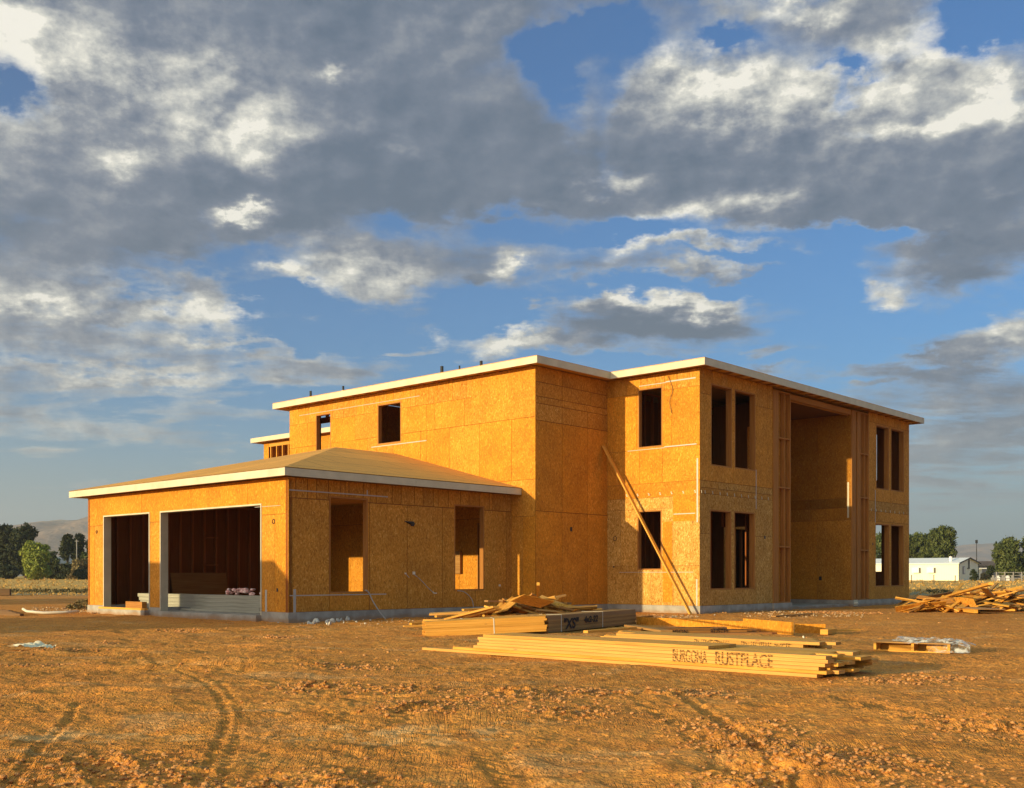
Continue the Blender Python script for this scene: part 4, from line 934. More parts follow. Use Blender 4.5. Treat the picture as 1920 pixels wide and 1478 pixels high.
loose('dark flat board lying at the foot of the bundle by the bay wall', 1195, 1160, .02, 1222, 1157, .05, .14, .04, 'stud', cat='board')
loose('brown board lying on the rubble in front of the shaded wall', 1450, 1157, .01, 1520, 1152, .03, .14, .03, 'ply', cat='board')
loose('dusty board lying on the dark pile beside the marked bundle', 1098, 1187, .1, 1190, 1180, .12, .1, .04, cat='board')
loose('thick short board lying on the low dark pile', 1180, 1175, .1, 1250, 1186, .12, .2, .035, 'ply', cat='board')
for k in range(4):
    loose(['dark timber at the left edge of the picture, farthest of the four', 'dark timber at the left edge lying beside the farthest one', 'long dark timber lying near the white pipe', 'dark timber lying nearest the white pipe'][k], -60 - 8 * k, 1143 + 3 * k, .0, 20 + 7 * k, 1149 + 2 * k, .0, .12, .06, 'ply', tone=(.5, .6, .3), name='dark_timber', cat='timber')
mb = MB()
for k in range(5): mb.box((-.9, -.5 + .22 * k, .0 + .04 * k), (.95 - .1 * k, -.3 + .22 * k, .14 + .05 * k), (.4, .5, .2))
o = mb.build('dark_pallet', 'ply'); tag(o, 'black weathered pallet stack far off at the left edge of the site', 'pallet'); o.location = (at(-8, 56), 56, .02)
# left pale pipe, cloth
def world_tube(pts, r, name, mtn, label, cat):
    mb = MB(); mb.tube(pts, r, 8); o = mb.build(name, mtn, None, True); return tag(o, label, cat)
world_tube([(-13.05, 29.2, .14), (-12.9, 29.1, .08), (-12.4, 29.0, .04), (-11.9, 29.2, .05), (-11.6, 29.4, .07)], .036, 'white_pipe', 'white_plastic', 'long white plastic pipe lying curved on the ground left of the garage', 'pipe')
def cloth(name, pts_fn, nu, nv, mtn, label, cat, loc, rz=0):
    mb = MB(); g = [[pts_fn(i / nu, j / nv) for i in range(nu + 1)] for j in range(nv + 1)]
    i0 = 0; mb.v = [p for row in g for p in row]
    for j in range(nv):
        for i in range(nu):
            a = j * (nu + 1) + i; mb.f.append((a, a + 1, a + nu + 2, a + nu + 1)); mb.uv += [(0, 0)] * 4; mb.t.append((1, 0, 0))
    o = mb.build(name, mtn, None, True); tag(o, label, cat); o.location = loc; o.rotation_euler = (0, 0, rz); return o
nz = Noise2(21)
def nn(x, y): return float(nz.fbm(np.array([x]), np.array([y]), 3)[0])
cloth('crumpled_sheet', lambda s, t: ((s - .5) * .55 + .04 * nn(t * 3, s), (t - .5) * .55 * (1 - .5 * abs(s - .4)), .03 + .05 * max(0, 1 - abs(s - .4) * 2) + .07 * abs(nn(s * 5, t * 5 + 3))), 26, 18, 'cloth', 'crumpled cream plastic sheet lying on the dirt at the far left', 'plastic sheet', (-6.68, 15.25, gz(-6.68, 15.25)))
# pallet with film
pal = empty('wooden_pallet', (5.17, 14.98, .0), math.atan2(-.42, .66), label='low wooden pallet lying on the dirt right of the lumber, half covered by plastic film', cat='pallet')
def pp(name, boxes, mtn='lumber'):
    for b in boxes: mb = MB(); mb.box(*b); mb.build(name, mtn, pal)
pp('stringer', [((0, y, .018), (1.0, y + .038, .115)) for y in (0, .28, .58)][1:])
pp('stringer', [((0, 0, .018), (.035, .62, .115)), ((.5, 0, .018), (.535, .62, .115)), ((.965, 0, .018), (1.0, .62, .115))])
pp('deck_board', [((0, y, .1155), (1.0, y + .09, .132)) for y in (0, .11, .22, .33, .44, .54)], 'ply')
pp('bottom_board', [((0, y, .0), (1.0, y + .09, .017)) for y in (0, .26, .53)])
def film(s, t):
    x = .22 + s * 1.0; y = -.06 + t * .7; edge = max(0, (x - 1.0)); z = .15 + .04 * nn(s * 6, t * 6) - (.28 * edge if x > 1.0 else 0)
    if t < .25: z -= (.25 - t) * .6 * (1 if x > .75 else .15)
    return (x + .04 * nn(s * 4 + 9, t * 4), y + .07 * nn(s * 7, t * 3 + 5), max(.015, z + .03 * abs(nn(s * 15, t * 4))))
cloth('plastic_film', film, 60, 30, 'film', 'crumpled clear plastic film thrown over the right half of the pallet', 'plastic film', (5.17, 14.98, .0), math.atan2(-.42, .66))
# white stake near the far stack
o = board_obj('marker_stake', .14, .03, .02, 'white_plastic', label='small white stake standing behind the second lumber stack', cat='stake'); place(o, (4.55, 16.2, .0), R(150), R(78))
# white rocks
for k in range(34):
    r2 = random.Random(k + 40); u = r2.gauss(606, 22) if k < 24 else r2.uniform(640, 700); v = 1167 + r2.uniform(-5, 3)
    if k >= 31: u = (521, 1340, 1250)[k - 31]; v = (1167, 1154, 1160)[k - 31]
    vs, fs = LM[k % 6]; X, Y = gp(u, v); s = r2.uniform(.04, .095) if k < 24 else .03
    me = bpy.data.meshes.new('pale_rock'); me.from_pydata([tuple(q * s) for q in vs], [], fs); me.materials.append(MT['pale_rock'])
    o = bpy.data.objects.new('pale_rock', me); C.objects.link(o); o.location = (X, Y, gz(X, Y) + s * .4); o.rotation_euler = (r2.random() * 3, r2.random() * 3, r2.random() * 3)
    tag(o, 'pale rock lying loose at the foot of the garage foundation corner' if k < 31 else ['lone white rock in front of the garage corner post', 'pale rock on the rubble below the shaded corner of the bay', 'pale rock on the ground under the leaning board'][k - 31], 'rock', 'pale rocks along the garage foundation' if k < 31 else None)
# rubble against the house wall
mb = MB(); r_ = random.Random(77)
for (u0, u1, v0, v1, n, s0) in ((60, 300, 1140, 1151, 420, .03), (1200, 1310, 1154, 1159, 120, .02), (1390, 1620, 1146, 1158, 260, .024), (560, 900, 1160, 1172, 200, .018)):
    for _ in range(n):
        u = r_.uniform(u0, u1); v = r_.uniform(v0, v1); X, Y = gp(u, v); s = s0 * r_.uniform(.4, 1.6); vs, fs = r_.choice(LM); i = len(mb.v); z = gz(X, Y)
        mb.v += [(X + q.x * s, Y + q.y * s, z + q.z * s + s * .3) for q in vs]
        for f in fs: mb.f.append(tuple(k + i for k in f)); mb.uv += [(0, 0)] * 3; mb.t.append((1, 0, 0))
tag(mb.build('rubble', 'rubble'), 'grey rubble and gravel strewn along the foot of the house walls', 'rubble', kind='stuff')

# ------------------------------------------------------------------ scrap heaps
def heap(cx, cy, rx, ry, H, n, seed, label, group, sheets=.25, near=1.0):
    r = random.Random(seed)
    for i in range(n):
        t = (i + .5) / n; rad = (1 - t ** .8) ** .75 * r.uniform(.55, 1.05); an = r.uniform(0, 6.283)
        x = cx + rx * rad * math.cos(an); y = cy + ry * rad * math.sin(an)
        z = H * max(0, 1 - math.hypot((x - cx) / rx, (y - cy) / ry)) ** .9
        if r.random() < sheets:
            L, w, h, m_ = r.choice((.6, .9, 1.2)), r.choice((.3, .5)), .012, 'osb'
        else:
            L, w, h, m_ = r.choice((.45, .8, 1.2, 1.7, 2.3)), r.choice((.09, .14)), .038, r.choice(('lumber', 'lumber', 'stud', 'ply'))
        rz = r.gauss(0, .75) + (0 if r.random() < .6 else 1.2); pitch = r.gauss(0, .17) + (-.18 * math.cos(an) * math.cos(rz)); pitch = max(-.35, min(.35, pitch))
        c = Vector((x, y, z + .03)); dirv = Vector((math.cos(rz) * math.cos(pitch), math.sin(rz) * math.cos(pitch), math.sin(pitch)))
        p = c - dirv * L / 2
        low = min(p.z, p.z + dirv.z * L); 
        if low < .0: p.z -= low
        put_board(L, w, h, r.randrange(5), p, rz, pitch, r.gauss(0, .35), label, group, 'scrap board', 'scrap_board', m_)
heap(.55, 23.6, 2.0, 1.5, .42, 95, 4, 'scrap board in the jumbled pile in front of the garage side wall', 'scrap boards of the middle pile')
heap(14.3, 31.6, 2.7, 1.9, .50, 150, 6, 'scrap board in the large jumbled pile at the right edge', 'scrap boards of the right pile', .3)
heap(12.2, 30.6, .9, .5, .12, 22, 16, 'flat scrap board at the low left end of the right-hand pile', 'flat scrap at the left end of the right pile', .5)
def sc_loose(*a, **k): return loose(*a, **k)
loose('long brown plank rising to the right across the right scrap pile', 1690, 1130, .15, 1800, 1110, .48, .24, .03, 'ply', tone=(1.1, .3, .3), roll=R(-35))
loose('long yellow board jutting up over the right scrap pile to its highest point', 1775, 1120, .38, 1858, 1097, .86, .1, .05, tone=(1.05, 0, .2))
loose('thick pale timber lying level at the back of the right scrap pile', 1850, 1109, .5, 1906, 1110, .5, .1, .09, tone=(1.05, 0, .8))
loose('long straight timber lying along the front foot of the right scrap pile', 1740, 1139, .03, 1830, 1150, .03, .1, .1, tone=(1.05, 0, .1))
loose('pale timber along the front foot of the right pile, nearer the right edge', 1832, 1144, .03, 1905, 1146, .03, .1, .12, tone=(1.05, 0, .6))
loose('flat grey plywood sheet lying on the front of the right scrap pile', 1780, 1137, .14, 1860, 1143, .14, .7, .015, 'ply', tone=(1.2, .6, .6), cat='plywood')
loose('bent board standing out of the right scrap pile with its face to the sun', 1868, 1128, .2, 1845, 1104, .75, .14, .04, tone=(.8, .3, .6))
loose('cream offcut panel propped at the left end of the right pile', 1716, 1118, .12, 1727, 1112, .36, .5, .012, 'osb', tone=(1.2, .9, .6), cat='panel', roll=R(30))
loose('triangular looking offcut sheet leaning at the near left end of the right pile', 1678, 1135, .03, 1705, 1130, .18, .5, .012, 'osb', tone=(1.1, .5, .6), cat='panel', roll=R(25))
loose('tilted osb sheet at the top of the middle scrap pile, lit along its edge', 985, 1134, .46, 1012, 1122, .60, .7, .012, 'osb', tone=(.9, .3, .6), cat='panel', roll=R(-12))
loose('dusty osb sheet with its face to the sun near the top of the middle pile', 925, 1143, .3, 968, 1130, .50, .5, .012, 'osb', tone=(1.0, .5, .1), cat='panel', roll=R(40))
loose('long board sloping down to the left from the middle scrap pile', 838, 1163, .06, 930, 1140, .40, .14, .04, tone=(.9, .2, .2))
loose('second long board sloping down to the left below its twin in the middle pile', 858, 1164, .05, 935, 1144, .34, .14, .04, tone=(1.0, .1, .9))
loose('long sunlit board sloping down to the right from the middle scrap pile', 1016, 1131, .44, 1100, 1150, .16, .14, .04, tone=(1.05, 0, .5))
loose('thin board sloping down to the right beyond the sunlit one in the middle pile', 1060, 1132, .42, 1085, 1146, .2, .05, .04, tone=(1.05, .2, .7))
loose('upright pale stick standing beside the middle scrap pile against the wall', 1008, 1122, .55, 1009, 1098, .95, .03, .03, tone=(1.1, 0, .7), cat='stick')
loose('thin board lying on the dirt left of the middle scrap pile', 770, 1172, .02, 860, 1167, .04, .09, .04, tone=(1.05, 0, .7))
loose('thin board lying left of the middle pile, its left tip farthest out', 757, 1176, .01, 845, 1173, .03, .09, .03, tone=(1.05, 0, .2))
loose('short thin board lying left of the middle pile, behind the others', 795, 1165, .02, 870, 1166, .04, .07, .04, tone=(1.05, .1, .2))

# ------------------------------------------------------------------ vegetation
def crown_mesh(blobs_, n, leaf, seed, droop=0.0):
    r = np.random.default_rng(seed); bl = np.array(blobs_, dtype=float); vol = bl[:, 3] * bl[:, 4] * bl[:, 5]; idx = r.choice(len(bl), n, p=vol / vol.sum())
    d = r.normal(size=(n, 3)); d /= np.linalg.norm(d, axis=1)[:, None]; rad = r.random(n) ** .38
    # clumps: quantise directions to clump centres
    c = bl[idx, :3] + d * rad[:, None] * bl[idx, 3:6]
    k = max(12, n // 38); cc = c[r.choice(n, k)]
    own = np.argmin(((c[:, None, :] - cc[None, :, :]) ** 2).sum(2), 1) if n * k < 4e6 else r.integers(0, k, n)
    c = cc[own] + (c - cc[own]) * .55
    c += r.normal(size=c.shape) * leaf * .5
    t1 = r.normal(size=(n, 3)); t1 /= np.linalg.norm(t1, axis=1)[:, None]; t2 = np.cross(t1, r.normal(size=(n, 3))); t2 /= np.linalg.norm(t2, axis=1)[:, None]
    t1[:, 2] -= droop; s = leaf * r.uniform(.5, 1.2, (n, 1))
    v = np.stack([c - t1 * s, c + t2 * s * .45, c + t1 * s, c - t2 * s * .45], 1).reshape(-1, 3)
    return v, n
def leafobj(name, blobs_, n, leaf, seed, mtn, parent=None, droop=0):
    v, n = crown_mesh(blobs_, n, leaf, seed, droop); me = bpy.data.meshes.new(name); me.from_pydata(v.tolist(), [], [tuple(range(4 * i, 4 * i + 4)) for i in range(n)]); me.materials.append(MT[mtn])
    o = bpy.data.objects.new(name, me); C.objects.link(o)
    if parent: o.parent = parent
    return o
def tree(name, u, Y, h, w, mtn, label, seed, n=5200, leaf=.32, trunk=.35, base=.18, cat='tree', group=None, nb=11, droop=0, depth=None):
    x = at(u, Y); z = gz(x, Y, False); t = empty(name, (x, Y, z), 0, label=label, cat=cat, group=group); r = random.Random(seed); bl = []
    for i in range(nb):
        an = r.uniform(0, 6.283); rr = r.uniform(.10, .55); f = (i + r.random()) / nb; zz = h * (base + (.90 - base) * f); prof = math.sin(math.pi * min(1, .22 + .72 * f)) ** .7
        s = r.uniform(.34, .50)
        bl.append((math.cos(an) * rr * w * .5 * prof, math.sin(an) * rr * w * .5 * prof, min(zz, h * (1 - s * .45)), w * s * .5 * 1.1, w * s * .5 * 1.1, h * s * .42))
    leafobj('crown', bl, int(n * 1.7), leaf, seed, mtn, t, droop)
    mb = MB(); mb.tube([(0, 0, -.1), (.1, 0, h * .25), (0, .1, h * .55)], trunk, 8, r1=trunk * .5)
    for (bx_, by_, bz_, *_q) in bl[:6]: mb.tube([(0, 0, h * .22), (bx_ * .5, by_ * .5, (h * .22 + bz_) * .5 + .2), (bx_, by_, bz_)], trunk * .4, 6, r1=trunk * .12)
    mb.build('trunk', 'bark', t)
    return t
tree('dense_tree', -45, 205, 12.5, 12, 'leaf_dark', 'tall dark tree cut off by the left edge, its top highest of the left group', 1, 5200, .36)
tree('dense_tree', 8, 200, 10.2, 7.5, 'leaf_dark', 'dark broad tree at the left edge behind the bright green one', 2, 5200, .34)
tree('dense_tree', 48, 196, 10.2, 7.6, 'leaf_dark', 'dark brownish-green tree directly behind the bright green one', 3, 5200, .34)
tree('green_tree', 64, 160, 5.9, 6.4, 'leaf_light', 'bright yellow-green bushy tree lit by the sun in front of the dark trees', 4, 6500, .24, trunk=.16, base=.10, nb=15)
tree('green_tree', 95, 175, 4.6, 4.4, 'leaf_mid', 'mid-green bush to the right of the bright yellow-green tree', 14, 3000, .24, trunk=.12, base=.08)
tree('dark_tree', 127, 185, 7.9, 2.9, 'leaf_dark', 'small round-topped dark tree with a thin bare trunk, left of its twin', 5, 3000, .28, trunk=.12, base=.55, nb=7)
tree('dark_tree', 146, 190, 8.1, 3.2, 'leaf_dark', 'dark upright tree just left of the garage wall, beside a pale pole', 6, 3400, .28, trunk=.16, base=.30, nb=8)
tree('dark_tree', 162, 182, 4.6, 3.2, 'leaf_mid', 'low green tree half hidden by the left edge of the garage', 17, 2400, .26, trunk=.12, base=.1, nb=8)
tree('dark_tree', 172, 215, 8.0, 4.2, 'leaf_dark', 'dark tree mostly hidden behind the garage corner', 27, 2400, .3, trunk=.12, base=.1, nb=8)
for k, (u, w, hh, mt_, lab) in enumerate(((-20, 7, 2.6, 'leaf_dark', 'low dark shrub below the tall tree at the left edge'), (20, 6, 2.2, 'leaf_dark', 'low dark shrub left of the bright tree trunk'), (105, 4.2, 2.4, 'leaf_dark', 'dark low shrub below the distant grey roof'),
                                           (125, 4.0, 2.6, 'leaf_dark', 'dark shrub at the foot of the thin-trunked tree'), (142, 4.0, 3.2, 'leaf_dry', 'brownish dry shrub below the pale pole'), (158, 4.0, 3.3, 'leaf_dry', 'dry tan shrub next to the garage edge'), (150, 3.0, 1.6, 'leaf_dark', 'lowest dark shrub by the garage edge'))):
    tree('shrub', u, 178 - 2 * k, hh, w, mt_, lab, 60 + k, 1500, .24, trunk=.06, base=.05, cat='shrub', nb=8)
tree('willow_tree', 1662, 198, 8.6, 9.0, 'leaf_mid', 'green tree seen through the empty window openings at the right', 7, 5000, .34, base=.1)
tree('willow_tree', 1722, 192, 8.4, 9.6, 'leaf_mid', 'broad olive-green tree right beside the house corner behind the white shed', 8, 6500, .30, base=.08, droop=.5, nb=15)
tree('willow_tree', 1766, 188, 9.5, 8.8, 'leaf_mid', 'tallest rounded olive-green tree behind the white shed', 9, 6500, .30, base=.08, droop=.5, nb=15)
tree('willow_tree', 1797, 186, 3.5, 2.6, 'leaf_dark', 'small dark tree at the right foot of the big tree behind the shed', 19, 1600, .26, base=.08)
tree('oak_tree', 1893, 178, 7.0, 6.4, 'leaf_mid', 'round green tree near the right edge with a twin-headed light pole behind', 10, 6500, .28, base=.12, nb=15)
tree('oak_tree', 1938, 178, 7.4, 6.4, 'leaf_mid', 'green tree cut off by the right edge', 20, 4500, .28, base=.12, nb=13)
tree('shrub', 1856, 172, 2.2, 1.8, 'leaf_dark', 'dark shrub standing in front of the low brown house', 31, 1200, .2, trunk=.05, base=.05, cat='shrub')
tree('shrub', 1826, 148.5, 1.6, 1.3, 'leaf_dark', 'small dark shrub against the gable end of the white shed', 32, 900, .14, trunk=.04, base=.05, cat='shrub')
tree('shrub', 1846, 160, 1.0, 1.8, 'leaf_dry', 'low dry shrub right of the white shed', 33, 700, .16, trunk=.03, base=.05, cat='shrub')
leaf0 = lambda nm, u, v, r, h, mt_, lab, sd_: tag(leafobj(nm, [(0, 0, h * .4, r, r, h * .5)], 420, .05, sd_, mt_), lab, 'weed')
for (u, v, r, h, mt_, lab) in ((158, 1141, .38, .34, 'leaf_dry', 'dry pale weeds heaped against the left corner of the garage'), (1760, 1113, .9, .35, 'leaf_dark', 'dark green weed patch behind the right scrap pile'), (140, 1143, .25, .2, 'leaf_dry', 'small dry weed clump left of the garage corner')):
    X, Y = gp(u, v); o = leaf0('weed_clump', u, v, r, h, mt_, lab, int(u)); o.location = (X, Y, 0)
r_ = random.Random(50)
for k in range(12):
    u = 20 + 13 * k; Y = 66 + r_.uniform(-3, 4); o = tag(leafobj('weed_clump', [(0, 0, .1, .5, .4, .14)], 160, .08, 200 + k, 'leaf_dry'), 'low dry weed clump along the far left edge of the site', 'weed', 'dry weeds at the field edge'); o.location = (at(u, Y), Y, gz(at(u, Y), Y, False))

# ------------------------------------------------------------------ shed and things at the right
sx, sy = at(1797.5, 150), 150.0; sz = gz(sx, sy, False)
w2 = Vector((-.71, .70, 0)).normalized(); g2 = Vector((.70, .71, 0)).normalized()
shed = empty('white_shed', (sx, sy, sz), math.atan2(g2.y, g2.x), label='long low white metal shed with a shallow gable roof in the dry field', cat='shed')
# local x = along gable (g2), y = along the long wall (w2)
WL, GD, HE, HP = 16.5, 7.2, 2.42, 3.15
mb = MB(); mb.quad([(0, 0, 0), (0, 0, HE), (0, WL, HE), (0, WL, 0)], [(0, 0), (0, HE), (WL, HE), (WL, 0)]); mb.quad([(GD, 0, 0), (GD, WL, 0), (GD, WL, HE), (GD, 0, HE)])
mb.quad([(0, 0, 0), (GD, 0, 0), (GD, 0, HE), (GD / 2, 0, HP), (0, 0, HE)], [(0, 0), (GD, 0), (GD, HE), (GD / 2, HP), (0, HE)]); mb.quad([(0, WL, 0), (0, WL, HE), (GD / 2, WL, HP), (GD, WL, HE), (GD, WL, 0)])
for v_i in range(len(mb.uv)): mb.uv[v_i] = (mb.uv[v_i][1] * 0 + mb.uv[v_i][0], mb.uv[v_i][1])
mb.build('wall', 'shed_white', shed)
mb = MB()
for s in (0, 1):
    x0, x1 = (-.25, GD / 2) if s == 0 else (GD + .25, GD / 2); z0 = HE - .05
    mb.quad([(x0, -.2, z0), (x1, -.2, HP + .02), (x1, WL + .2, HP + .02), (x0, WL + .2, z0)]); mb.quad([(x0, -.2, z0 + .09), (x0, WL + .2, z0 + .09), (x1, WL + .2, HP + .11), (x1, -.2, HP + .11)])
    mb.quad([(x0, -.2, z0), (x0, -.2, z0 + .09), (x0, WL + .2, z0 + .09), (x0, WL + .2, z0)])
mb.build('roof', 'shed_roof', shed)
mb = MB()
for s in (0, 1):
    x0 = -.27 if s == 0 else GD + .27; mb.bar((x0, -.23, HE), (GD / 2, -.23, HP + .06), .06, .16, tone=(1, 0, 0))
mb.box((-.05, -.04, 0), (.05, -.01, HE), (1, 0, 0)); mb.box((GD - .12, -.06, 0), (GD, -.01, HE), (1, 0, 0)); mb.build('trim', 'dark_plastic', shed)
for yy in (5.95, 3.8):
    mb = MB(); mb.box((-.55, yy - .5, 1.1), (-.01, yy + .5, 1.85), (1, 0, 0)); ac = mb.build('cooler_box', 'shed_roof', shed)
    mb = MB(); mb.box((-.5, yy - .52, 1.15), (-.05, yy - .501, 1.8), (1, 0, 0)); mb.build('grille', 'grey_paint', ac)
mb = MB(); mb.box((1.3, -.04, .9), (2.2, -.01, 2.0), (1, 0, 0)); wn = mb.build('window', 'grey_paint', shed); mb = MB(); mb.box((1.85, -.05, 1.0), (2.1, -.041, 1.9), (1, 0, 0)); mb.build('pane', 'shed_roof', wn)
mb = MB(); mb.box((3.4, -.12, 1.75), (3.62, -.02, HP - .15), (1, 0, 0)); mb.box((3.0, -.12, 1.68), (3.75, -.02, 1.78), (1, 0, 0)); mb.build('downpipe', 'dark_plastic', shed)
mb = MB(); mb.tube([(1.2, 1.6, HE), (1.2, 1.6, HP + .25)], .22, 8); mb.build('roof_vent', 'shed_roof', shed)
def post(u, Y, h, w, mtn, label, cat='post', name='fence_post', group=None):
    x = at(u, Y); z = gz(x, Y, False); mb = MB(); mb.box((-w / 2, -w / 2, -.2), (w / 2, w / 2, h), (1, 0, 0)); mb.box((-w * .7, -w * .7, h), (w * .7, w * .7, h + w * .3), (1, 0, 0)); o = mb.build(name, mtn); tag(o, label, cat, group); o.location = (x, Y, z); return o
for u, lab in ((1709, 'thin dark fence post before the white shed, nearest the house corner'), (1751, 'thin dark fence post before the middle of the white shed'), (1791, 'leaning thin dark fence post near the corner of the white shed')): post(u, 118, .95 if u != 1791 else .9, .07, 'bark', lab)
ls = empty('light_pole', (at(1831, 180), 180, .6), 0, label='tall slim light pole with a single head beyond the white shed', cat='light pole')
mb = MB(); mb.tube([(0, 0, -.2), (0, 0, 5.9)], .09, 8, r1=.06); mb.build('pole', 'black_metal', ls); mb = MB(); mb.box((-.12, -.2, 5.85), (.12, .2, 6.4), (1, 0, 0)); mb.build('lamp_head', 'black_metal', ls)
ls = empty('light_pole', (at(1893, 195), 195, .6), 0, label='tall light pole with twin heads behind the round green tree', cat='light pole')
mb = MB(); mb.tube([(0, 0, -.2), (0, 0, 7.4)], .07, 8); mb.build('pole', 'black_metal', ls)
for dx_ in (0, .45): mb = MB(); mb.box((dx_ - .1, -.2, 7.1), (dx_ + .12, .2, 7.5), (1, 0, 0)); mb.build('lamp_head', 'black_metal', ls)
ls = empty('utility_pole', (at(144, 183), 183, .55), 0, label='pale slim pole standing among the dark trees at the left', cat='pole'); mb = MB(); mb.tube([(0, 0, -.2), (0, 0, 6.6)], .09, 8); mb.build('pole', 'grey_paint', ls); mb = MB(); mb.box((-.3, -.05, 6.3), (.3, .05, 6.4), (1, 0, 0)); mb.build('crossarm', 'grey_paint', ls)
for k, u in enumerate((1769, 1783)):
    o = world_tube([(at(u, 205), 205, .5), (at(u, 205), 205, 9.6 - k)], .05, 'antenna_mast', 'shed_roof', ['thin pale mast rising above the tallest tree, left of two', 'thin pale mast rising above the tallest tree, right of two'][k], 'mast')
def house_far(name, u, Y, w, d, h, hr, wall, roof, label):
    x = at(u, Y); z = gz(x, Y, False); t = empty(name, (x, Y, z), 0, label=label, cat='house')
    mb = MB(); mb.box((-w / 2, 0, 0), (w / 2, d, h), (1, 0, 0)); mb.build('wall', wall, t)
    mb = MB(); e = .4; a, b_, c_, d_ = (-w / 2 - e, -e, h), (w / 2 + e, -e, h), (w / 2 + e, d + e, h), (-w / 2 - e, d + e, h); r0, r1 = (-w / 2 + d * .3, d / 2, h + hr), (w / 2 - d * .3, d / 2, h + hr)
    for q in ((a, b_, r1, r0), (b_, c_, r1), (c_, d_, r0, r1), (d_, a, r0), (d_, c_, b_, a)): mb.quad(list(q))
    mb.build('roof', roof, t)
    for k in (-1, 0, 1): mb = MB(); mb.box((k * w * .3 - .5, -.03, 1), (k * w * .3 + .5, -.005, 2), (1, 0, 0)); mb.build('window', 'dark_plastic', t)
    return t
house_far('distant_house', 112, 215, 9, 7, 2.8, 1.7, 'brown_roof', 'grey_paint', 'low dark house with a grey hip roof half hidden among the left trees')
house_far('distant_house', 1858, 200, 11, 8, 2.3, .9, 'grey_paint', 'brown_roof', 'low house with a flat-looking brown roof between the shed and the right trees')
lt = empty('lean_to', (at(1838, 163), 163, gz(at(1838, 163), 163, False)), 0, label='small white lean-to with a projecting roof just right of the shed', cat='lean-to')
mb = MB(); mb.box((-.35, 0, 0), (.25, 1.5, 1.65), (1, 0, 0)); mb.build('wall', 'shed_white', lt); mb = MB(); mb.box((-.5, -.5, 1.66), (.75, 1.6, 1.78), (1, 0, 0)); mb.build('roof', 'shed_roof', lt)
# paddock fence right
fn = empty('rail_fence', (at(1905, 140), 140, gz(at(1905, 140), 140, False)), 0, label='pale paddock rail fence in front of the trees at the right edge', cat='fence')
for k in range(7): mb = MB(); mb.box((-2.6 + k * 1.1, -.05, -.1), (-2.5 + k * 1.1, .05, 1.25), (1, 0, 0)); mb.build('fence_post', 'grey_paint', fn)
for z in (.35, .75, 1.12): mb = MB(); mb.box((-2.6, .051, z), (4.2, .08, z + .07), (1, 0, 0)); mb.build('rail', 'grey_paint', fn)
for k in range(5):
    r2 = random.Random(300 + k); u = 1862 + 9 * k; Y = 150; mb = MB(); mb.box((-.25, -.2, 0), (.2 + .1 * r2.random(), .2, .3 + .3 * r2.random()), (1, 0, 0)); mb.box((-.1, -.1, .3), (.12, .1, .75), (1, 0, 0)); o = mb.build('field_crate', 'shed_roof' if k % 2 else 'grey_paint')
    tag(o, 'small pale box in the row of clutter below the right-hand tree', 'box', 'pale boxes by the paddock'); o.location = (at(u, Y), Y, gz(at(u, Y), Y, False))

# ------------------------------------------------------------------ hills
def hill(name, pts, Y, depth, label):
    us = np.array([p[0] for p in pts], float); vs = np.array([p[1] for p in pts], float); n = 160; m = 26
    uu = np.linspace(us[0], us[-1], n); hh = (HZ - np.interp(uu, us, vs)) * Y / F + CAMZ; mb = MB(); X = (uu - CX) / F * Y
    nzz = N3.fbm(uu / 22, uu * 0 + 3, 5) * 3.0
    g = []
    for j in range(m):
        t = j / (m - 1) * 2 - 1; prof = max(0, 1 - t * t) ** 1.1 if t < 0 else max(0, 1 - t * t)
        rg = N2.fbm(X / 160 + 5, np.full(n, t * 3.0), 5) * .22 * (1 - abs(t)) + 1
        z = (hh + nzz * (1 if abs(t) < .2 else 1)) * prof * np.where(abs(t) < .04, 1, rg) - 3
        g.append(np.stack([X * (1 + t * depth / Y * .0), np.full(n, Y + t * depth), z], 1))
    g = np.concatenate(g); mb.v = [tuple(p) for p in g]
    for j in range(m - 1):
        for i in range(n - 1):
            a = j * n + i; mb.f.append((a, a + 1, a + n + 1, a + n)); mb.uv += [(0, 0)] * 4; mb.t.append((1, 0, 0))
    o = mb.build(name, 'hill', None, True); return tag(o, label, 'hill', kind='structure')
hill('hills', [(-700, 1079), (-400, 1060), (-150, 1040), (0, 1005), (60, 992), (80, 986), (105, 977), (130, 971), (165, 967), (230, 958), (300, 975), (450, 1010), (700, 1050), (900, 1079)], 3000, 700, 'bare pinkish-tan hill rising behind the left trees')
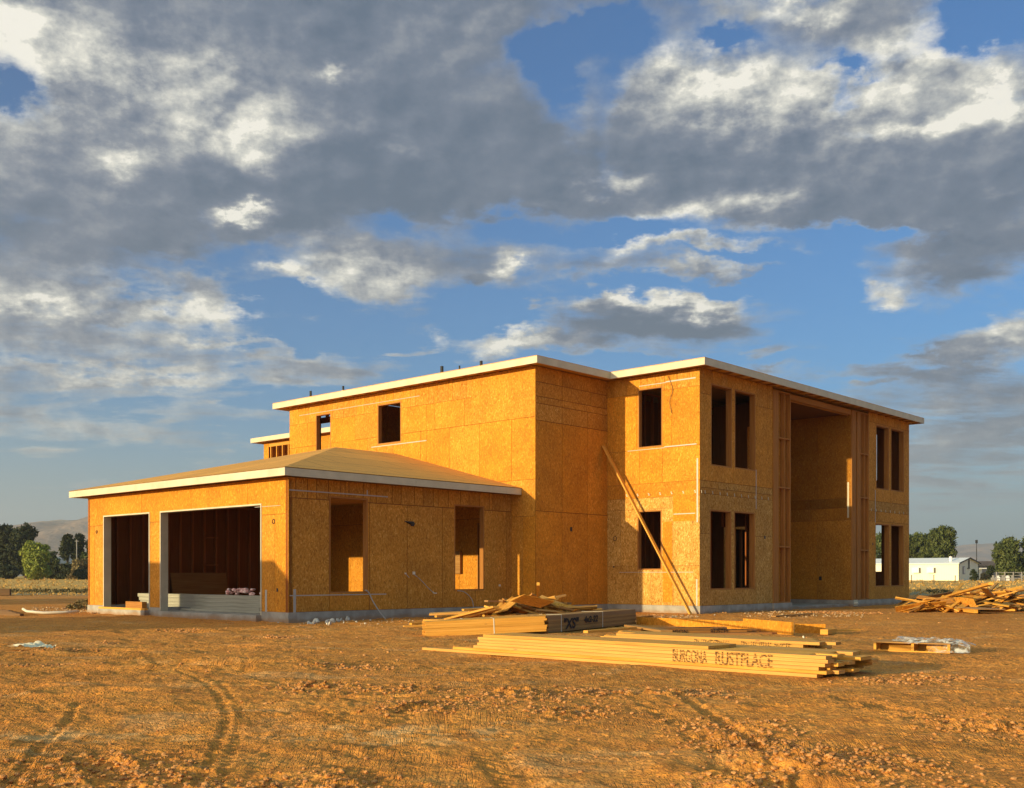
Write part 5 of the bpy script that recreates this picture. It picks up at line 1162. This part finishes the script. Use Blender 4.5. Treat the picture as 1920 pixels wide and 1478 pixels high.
hill('distant_hills', [(1300, 1075), (1500, 1060), (1700, 1040), (1800, 1026), (1850, 1018), (1920, 1019), (2050, 1010), (2300, 1030), (2700, 1079)], 5200, 600, 'faint hazy blue hill on the right horizon')

# ------------------------------------------------------------------ unseen shapes added beyond the frame to throw the long shadows
ss_ = empty('shadow_caster', hw(-14.0, 0, 0), HR, label='grey block added out of view at the left, shaped to throw the shadow on the garage', cat='shadow caster')
mb = MB(); prof = [(-.0 + 2.45 - 1.1 - .95, 0.0), (2.45 - 1.1 - .95 + .02, 1.0), (2.45 + .42, 3.02), (8.45, 3.02), (8.45, 0)]
prof = [(1.55, 0), (1.55, 1.75), (2.92, 3.06), (8.55, 3.06), (8.55, 0)]  # profile shaped to fit the shadow on the garage front
fr = [(0, a, z) for a, z in prof]; bk = [(2.2, a, z) for a, z in prof]
mb.quad(fr); mb.quad(bk[::-1])
for i in range(len(prof)):
    j = (i + 1) % len(prof); mb.quad([fr[j], fr[i], bk[i], bk[j]])
mb.build('wall', 'grey_paint', ss_)
ct = empty('far_shadow_caster', (-28.5, 36.5, 0), math.atan2(9, -4), label='long box added out of view at the far left to throw a shadow band', cat='container'); mb = MB(); mb.box((-4.6, -1.2, 0), (4.6, 1.2, 2.3), (1, 0, 0)); mb.build('body', 'grey_paint', ct)  # added box, placed to throw a shadow band on the far ground
mb = MB(); mb.box((4.61, -1.0, .1), (4.66, 1.0, 2.2), (1, 0, 0)); mb.build('door', 'brown_roof', ct)

# ------------------------------------------------------------------ haze
HAZE = True
if HAZE:
    mb = MB(); mb.box((-4400, -300, -8), (4400, 7300, 420)); o = mb.build('haze', 'cloth'); tag(o, 'thin warm evening haze over the plain', 'haze', kind='stuff')
    m = bpy.data.materials.new('haze'); m.use_nodes = True; T = NT(m.node_tree); T.ns.clear()
    pv = T.n('ShaderNodeVolumePrincipled', {'Color': (.86, .90, .95, 1), 'Density': .00019, 'Anisotropy': .2}); ou = T.n('ShaderNodeOutputMaterial'); T.ls.new(pv.outputs[0], ou.inputs['Volume'])
    o.data.materials.clear(); o.data.materials.append(m)
